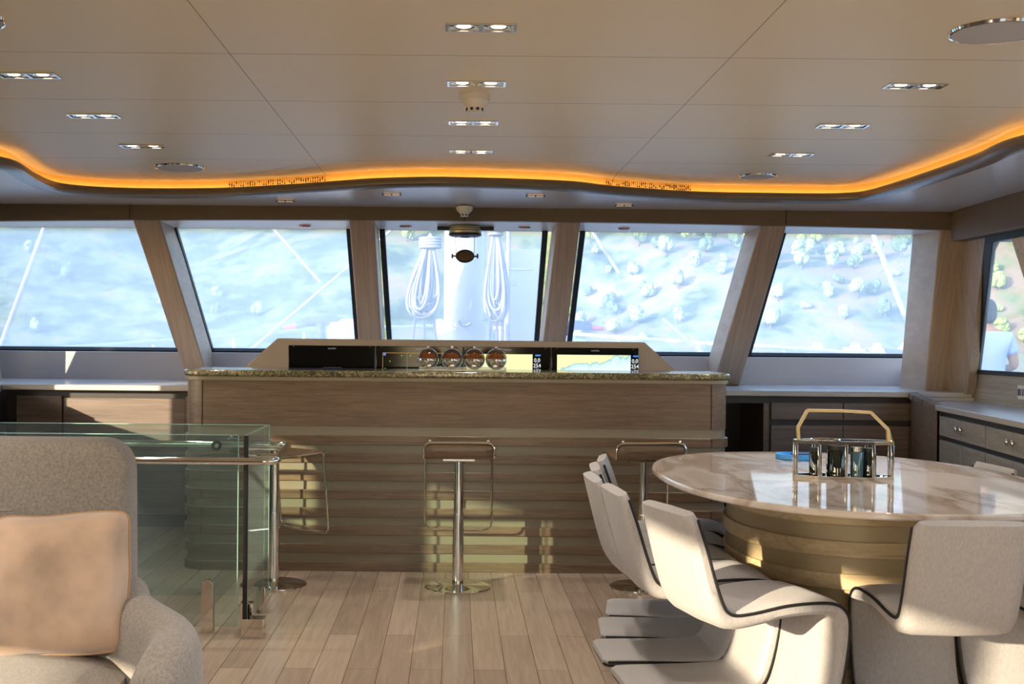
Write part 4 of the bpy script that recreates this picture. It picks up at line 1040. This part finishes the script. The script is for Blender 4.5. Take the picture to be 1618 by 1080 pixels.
m.build('cushion_cover', M['velvet'], pw, smooth=True)
pp = []
for i in range(4*N):
    sd_, t = divmod(i, N); t /= N; u, v = [(t,0),(1,t),(1-t,1),(0,1-t)][sd_]; pp.append(tuple(tl@Vector(pil(u, v, 0))))
MB().tube(pp, .004, 6, True).build('cushion_seam', M['piping2'], pw, smooth=True)

# ================================================================== OUTSIDE
# mast and its fittings
mst = thing('mast', 'white painted mast standing on the foredeck in front of the windscreen', 'mast', (P(735,400,12.3).x, 12.3, .55))
MB().lathe([(.0001,0),(.42,0),(.40,.06),(.30,.10),(.285,.9),(.27,1.0)], (0,0,0), 32).build('mast_collar', M['alu'], mst, smooth=True)
MB().lathe([(.22,.9),(.22,7.5),(.0001,7.5)], (0,0,0), 32, 1, 1.3).build('mast_tube', M['alu'], mst, smooth=True)
MB().box(-.30, -.22, -.1, .1, .0, 1.02).box(.22, .30, -.1, .1, 0, 1.02).build('side_cheek', M['alu'], mst, bevel=.02)
MB().tube([(.13*math.cos(a), -.31, .66+.13*math.sin(a)) for a in [PI*1.0+PI*i/14 for i in range(15)]], .022, 10).build('winch_handle', mat('grey rubber', (120,130,150), .6), mst, smooth=True)
MB().box(-.07, .07, -.36, -.26, .60, .76).build('winch_block', M['alu'], mst, bevel=.015)
MB().tube([(.06*math.cos(a), -.30, 1.0+.05*math.sin(a)) for a in [PI+PI*i/10 for i in range(11)]], .012, 8).build('mast_eye', M['steel'], mst, smooth=True)
# rope coils
def coil(px, pxt, ytop, ybot, wpx, lab, seed, tails, d=11.6, m_='rope'):
    random.seed(seed); top = P(pxt, ytop, d); bot = P(px, ybot, d); w = wpx/(F/d)/2
    r = thing('rope_coil', lab, 'rope', (top.x, d, bot.z))
    L = r.location.copy(); r.location = (top.x, d, top.z); L = Vector((top.x, d, top.z))
    h = top.z-bot.z; cx = bot.x-top.x; m = MB()
    for k in range(20):
        ww = w*random.uniform(.2, 1.0); hh = h*random.uniform(.78, 1.0); yy = random.uniform(-.10, .10); sh = random.uniform(-.3, .3)*w
        pts = []
        for i in range(29):
            t = 2*PI*i/28; v = (1-math.cos(t))/2
            pts.append((cx*v+sh*v+ww*math.sin(t)*(.25+.95*v**1.5), yy*v, -hh*v+.02*math.sin(k)))
        m.tube(pts[:-1], .0135, 6, True)
    m.build('loops', M[m_], r, smooth=True)
    g = MB()
    for k in range(4): g.tube([(.5*w*1.0*math.cos(2*PI*i/20), .10*math.sin(2*PI*i/20), -.03-.028*k) for i in range(20)], .014, 6, True)
    g.build('wrap', M[m_], r, smooth=True)
    if tails:
        g = MB()
        for x in tails: g.tube([(cx+x*.6, .02, -h*.9), (cx+x, .02, -h-.4)], .014, 6)
        g.build('tails', M[m_], r, smooth=True)
coil(668, 680, 372, 505, 66, 'thick white rope coil hanging left of the mast', 1, (-.12, .02, .16))
coil(785, 783, 352, 510, 42, 'narrow grey-white rope coil hanging right of the mast', 2, (-.10, .0, .08))
g = thing('mast_stay', 'pair of vertical lines running down beside the right rope coil', 'rope', (P(803,450,11.9).x, 11.9, .55))
MB().tube([(0,0,0),(0,0,3.2)], .022, 8).build('line', M['rope'], g, smooth=True)
# white locker with round port beside the mast
lk = thing('deck_box', 'white deck locker with small round port right of the mast', 'locker', (P(826,500,13).x, 13.0, .55))
MB().box(-.19, .19, -.1, .3, 0, P(826,394,13).z-.55).build('locker_body', M['white'], lk, bevel=.02)
q = P(811,448,12.9); MB().lathe([(.0001,-.01),(.024,-.01),(.028,0)], (q.x-lk.location.x, -.1, q.z-.55), 20, axis='y').build('port', M['steel'], lk, smooth=True)
q = P(822,425,12.9); MB().box(q.x-lk.location.x-.12, q.x-lk.location.x+.12, -.112, -.1, q.z-.55-.008, q.z-.55+.008).build('handle', M['steel'], lk)
# bow rail
rp = [(-40,560,9.6),(60,553,10.6),(160,546,11.6),(270,538,12.6),(370,530,13.8),(460,523,15),(540,519.5,16),(620,517,17),(690,515,18)]
left = [P(*p) for p in rp]; right = [P(*p) for p in [(790,518,18),(860,523,17.2),(930,529,16.3),(1030,536,14.6),(1130,543,13.2),(1240,549,12.2),(1350,558,11.2),(1470,570,10.3)]]
pts = left+right; sm = catmull(pts, 4)
rl = thing('bow_railing', 'white tubular bow railing curving around the foredeck', 'railing', (0, 17, .55))
rel(MB().tube(sm, .024, 8), rl).build('top_rail', M['white'], rl, smooth=True)
lower = [Vector((p.x, p.y, p.z-.33)) for p in sm]; rel(MB().tube(lower, .012, 6), rl).build('lower_rail', M['white'], rl, smooth=True)
for i in range(1, len(sm)-1, 5):
    p = sm[i]; rel(MB().tube([(p.x,p.y,.3),(p.x,p.y,p.z)], .016, 8), rl).build('stanchion', M['white'], rl, smooth=True)
# rigging lines
def line(a, b, d0, d1, r, lab):
    p, q_ = P(a[0], a[1], d0), P(b[0], b[1], d1); e = (p-q_); p = p+e*.3
    o = thing('rigging_line', lab, 'rope', tuple(q_)); MB().tube([tuple(p-q_), (0,0,0)], r, 8).build('line', M['rope'], o, smooth=True)
line((70,360),(-4,560),11,11,.024,'thick white stay crossing the far left windscreen pane')
line((437,366),(507,446),13,13,.020,'short white line slanting down in the second pane')
line((640,345),(392,556),13.4,13.4,.018,'long thin white line slanting to lower left in the second pane')
line((936,366),(984,440),13,13,.020,'short white line slanting down in the fourth pane')
line((1062,516),(1112,558),13,13,.020,'short white line beside the rail in the fourth pane')
line((1386,384),(1458,572),11.5,11.5,.028,'bright white stay crossing the rightmost windscreen pane')
# jet skis / toys on the foredeck
def toy(px, py, d, flip, lab):
    q = P(px, py, d); r = thing('jet_ski', lab, 'jet ski', (q.x, d, .55), 0); h = q.z-.55; s = flip
    o = MB().sphere((0,0,h*.30), .5, 20, 10, sc=(1.0,.5,.55)).build('hull', M['white'], r, smooth=True)
    MB().sphere((-.12*s,0,h*.30-.12), .42, 16, 8, sc=(1.05,.55,.45)).build('hull_stripe', M['red'], r, smooth=True)
    MB().sphere((.10*s,-.02,h*.55), .30, 16, 8, sc=(1.1,.6,.42)).build('seat', M['navy'], r, smooth=True)
    MB().tube([(0,0,h*.5),(0,-.03,h-.02)], [.09,.05], 10).build('steering_column', M['navy'], r, smooth=True)
    MB().tube([(-.30,0,h-.05),(-.15,0,h),(.15,0,h+.02),(.30,0,h-.0)], [.045,.06,.06,.045], 10).build('handlebar', M['navy'], r, smooth=True)
    for t in (-1, 1): MB().tube([(t*.30,0,h-.03+.02*t),(t*.44,0,h-.05+.03*t)], [.035,.025], 10).build('grip', M['red'], r, smooth=True)
toy(507, 508, 14.2, 1, 'covered jet ski with red grips on the left foredeck')
toy(895, 516, 14.0, -1, 'covered jet ski with red nose on the right foredeck')
def drum(px, d, top, lab):
    q = P(px, top, d); r = thing('winch_drum', lab, 'winch', (q.x, d, .55)); h = q.z-.55
    MB().lathe([(.0001,0),(.25,0),(.25,h-.17),(.0001,h-.17)], (0,0,0), 28).build('drum_body', M['white'], r, smooth=True)
    MB().lathe([(.25,h-.17),(.26,h-.14),(.22,h-.04),(.12,h-.03),(.10,h),(.0001,h)], (0,0,0), 28).build('drum_cap', mat('drum cap', (176,182,192), .4), r, smooth=True)
drum(553, 13.2, 504, 'white round winch on the foredeck left of the mast'); drum(894, 13.2, 530, 'white round winch on the foredeck right of the mast')

# person on the side deck
def person():
    r = thing('person', 'person in a light blue t-shirt seen from behind through the right window', 'person', (P(1560,520,10.8).x, 10.8, 0), math.radians(-4))
    def skin(nm, verts, edges, rad, m_, lv=2):
        me = bpy.data.meshes.new(nm); me.from_pydata(verts, edges, []); o = bpy.data.objects.new(nm, me); C.objects.link(o); o.parent = r; me.materials.append(m_)
        sk = o.modifiers.new('skin', 'SKIN'); sk.use_smooth_shade = True
        for i, q_ in enumerate(rad): me.skin_vertices[0].data[i].radius = q_ if isinstance(q_, tuple) else (q_, q_); me.skin_vertices[0].data[i].use_loose = False
        me.skin_vertices[0].data[0].use_root = True
        s_ = o.modifiers.new('sub', 'SUBSURF'); s_.levels = lv; s_.render_levels = lv; return o
    V = [(0,0,.95),(0,0,1.10),(0,.01,1.25),(0,.0,1.40),(0,0,1.49),(0,.015,1.56),(0,.02,1.63),(0,.02,1.71),
         (-.18,0,1.42),(-.24,.02,1.14),(-.16,.24,1.08),(-.10,.30,1.08),(.18,0,1.42),(.26,.02,1.16),(.17,.24,1.08),(.10,.31,1.08),
         (-.10,0,.90),(-.11,.01,.50),(-.12,-.02,.09),(-.12,.12,.04),(.10,0,.90),(.11,.01,.50),(.12,-.02,.09),(.12,.12,.04)]
    E = [(0,1),(1,2),(2,3),(3,4),(4,5),(5,6),(6,7),(3,8),(8,9),(9,10),(10,11),(3,12),(12,13),(13,14),(14,15),(0,16),(16,17),(17,18),(18,19),(0,20),(20,21),(21,22),(22,23)]
    R = [(.15,.11),(.14,.10),(.16,.11),(.16,.10),.055,.062,(.078,.095),(.06,.07),.062,.045,.034,.025,.062,.045,.034,.025,.09,.062,.045,.035,.09,.062,.045,.035]
    skin('body', V, E, R, M['skin'])
    for sx in (-1, 1):
        for k in range(5):
            x0 = sx*(.10-.012*(k-2)*1.0); p = (x0, .31, 1.08+.018*(2-k)) if k < 4 else (sx*.10, .30, 1.10)
            MB().tube([(sx*.105,.30,1.08+.012*(2-k)), (sx*(.085-.002*k),.345,1.08+.018*(2-k)), (sx*.055,.375-.004*abs(k-1),1.075+.016*(2-k))], [.010,.009,.007], 6).build('finger', M['skin'], r, smooth=True)
    skin('shirt', [(0,0,.93),(0,0,1.10),(0,.01,1.26),(0,0,1.41),(0,0,1.475),(-.175,0,1.41),(-.225,.01,1.24),(.175,0,1.41),(.235,.01,1.25)],
         [(0,1),(1,2),(2,3),(3,4),(3,5),(5,6),(3,7),(7,8)], [(.175,.135),(.165,.125),(.185,.135),(.175,.12),.068,.078,.072,.078,.072], M['shirt'])
    skin('trousers', [(0,0,.94),(-.10,0,.86),(-.11,.01,.5),(-.12,-.02,.12),(.10,0,.86),(.11,.01,.5),(.12,-.02,.12)], [(0,1),(1,2),(2,3),(0,4),(4,5),(5,6)], [(.16,.13),.11,.085,.07,.11,.085,.07], M['trouser'])
    MB().sphere((0,.008,1.675), .092, 20, 12, sc=(.92,1.1,1.12), z0=-.45).sphere((0,-.03,1.63), .075, 16, 10, sc=(.95,.9,1.2)).build('hair', M['hair'], r, smooth=True)
    for sx in (-1, 1): MB().sphere((sx*.083,.02,1.625), .028, 10, 8, sc=(.4,.8,1.2)).build('ear', M['skin'], r, smooth=True)
    MB().sphere((0,.125,1.625), .02, 8, 6, sc=(.7,1,1.2)).build('nose', M['skin'], r, smooth=True)
person()
sr = thing('deck_rail', 'white side deck bulwark seen beyond the person', 'railing', (5.9, 11, 0))
MB().box(-.15, .45, -12, 5, 0, 1.02).build('bulwark', M['white'], sr, bevel=.04)

# sea, hill, trees, boats
struct(MB().box(-900, 900, 14, 1500, -2.2, -1.6).build('sea', M['sea']))
m = MB(); NX, NY = 60, 30; vs = []; random.seed(5)
from mathutils import noise as nz
def hz(x, y):
    t = max(0, (y-430-25*nz.noise((x*.01, 3, 0)))); return -3+t*.42+nz.noise((x*.012, y*.012, 1))*22*min(1, t/60)+nz.noise((x*.05, y*.05, 2))*6*min(1, t/30)+(.05*max(0, x-50)*min(1, t/60))
for i in range(NX+1):
    for j in range(NY+1):
        x = -380+860*i/NX; y = 410+430*(j/NY)**1.2; vs.append((x, y, hz(x, y)))
k = NY+1; m.add(vs, [(i*k+j, (i+1)*k+j, (i+1)*k+j+1, i*k+j+1) for i in range(NX) for j in range(NY)])
struct(m.build('hills', M['hill'], smooth=True))
def tree_proto(seed, leaf):
    random.seed(seed); r = thing('hillside_tree', '', 'tree', (0,0,0), 0, 'trees on the hillside'); m = MB()
    for k in range(9):
        a = random.uniform(0, 2*PI); d = random.uniform(0, 1.9); m.sphere((d*math.cos(a), d*math.sin(a), random.uniform(2.5, 6.2)), random.uniform(1.3, 2.2), 9, 6, sc=(1,1,random.uniform(.8,1.2)))
    m.v = [(x+random.uniform(-.22,.22), y+random.uniform(-.22,.22), z+random.uniform(-.22,.22)) for x, y, z in m.v]
    m.build('crown', M[leaf], r); MB().tube([(0,0,-1),(0,0,3)], [.3,.2], 7).build('trunk', M['trunk'], r); return r
protos = [tree_proto(1, 'leaf1'), tree_proto(2, 'leaf2'), tree_proto(3, 'leaf1')]
random.seed(11); cnt = 0
used = []
def plant(px, dd):
    global cnt
    x = P(px, 500, dd).x
    if any((x-a)**2+(dd-b)**2 < 9.5**2 for a, b in used): return
    used.append((x, dd)); z = hz(x, dd); k = cnt % 3; s = random.uniform(.55, 1.25)
    lab = ['pale olive tree on the hillside beyond the windscreen', 'dark green tree on the hillside beyond the windscreen', 'pale olive tree on the hillside beyond the windscreen'][k]
    if cnt < 3: t = protos[k]; t.location = (x, dd, z-.5); t['label'] = lab
    else: t = dup(protos[k], (x, dd, z-.5), random.uniform(0, 6), lab)
    t['group'] = ['pale olive trees on the hillside', 'dark green trees on the hillside', 'pale olive trees on the hillside'][k]
    t.scale = (s, s, s*random.uniform(.8, 1.2)); cnt += 1
for _ in range(330): plant(random.uniform(860, 1640), random.uniform(440, 560))
for _ in range(10): plant(random.uniform(0, 860), random.uniform(440, 580))
for k, (px, d, L_, lab) in enumerate([(1434,300,10,'white motor yacht moored at the shore in the rightmost pane'),(1350,380,6,'small white boat by the shore left of the stay'),(1290,390,6,'small white boat at the shore near the slanted post'),(1385,385,5,'small white boat at the shore beside the motor yacht')]):
    q = P(px, 545, d); b = thing('motorboat', lab, 'boat', (q.x, d, -1.6))
    MB().prism([(-L_/2,.2),(L_/2,0.0),(L_/2,1.2),(-L_/2-.6,1.7)], -1.4, 1.4, 'y').build('hull', M['navy'] if k == 0 else M['white'], b, bevel=.1)
    MB().prism([(-L_*.25,1.3),(L_*.3,1.2),(L_*.22,3.0),(-L_*.1,3.2)], -1.1, 1.1, 'y').build('cabin', M['white'], b, bevel=.1)
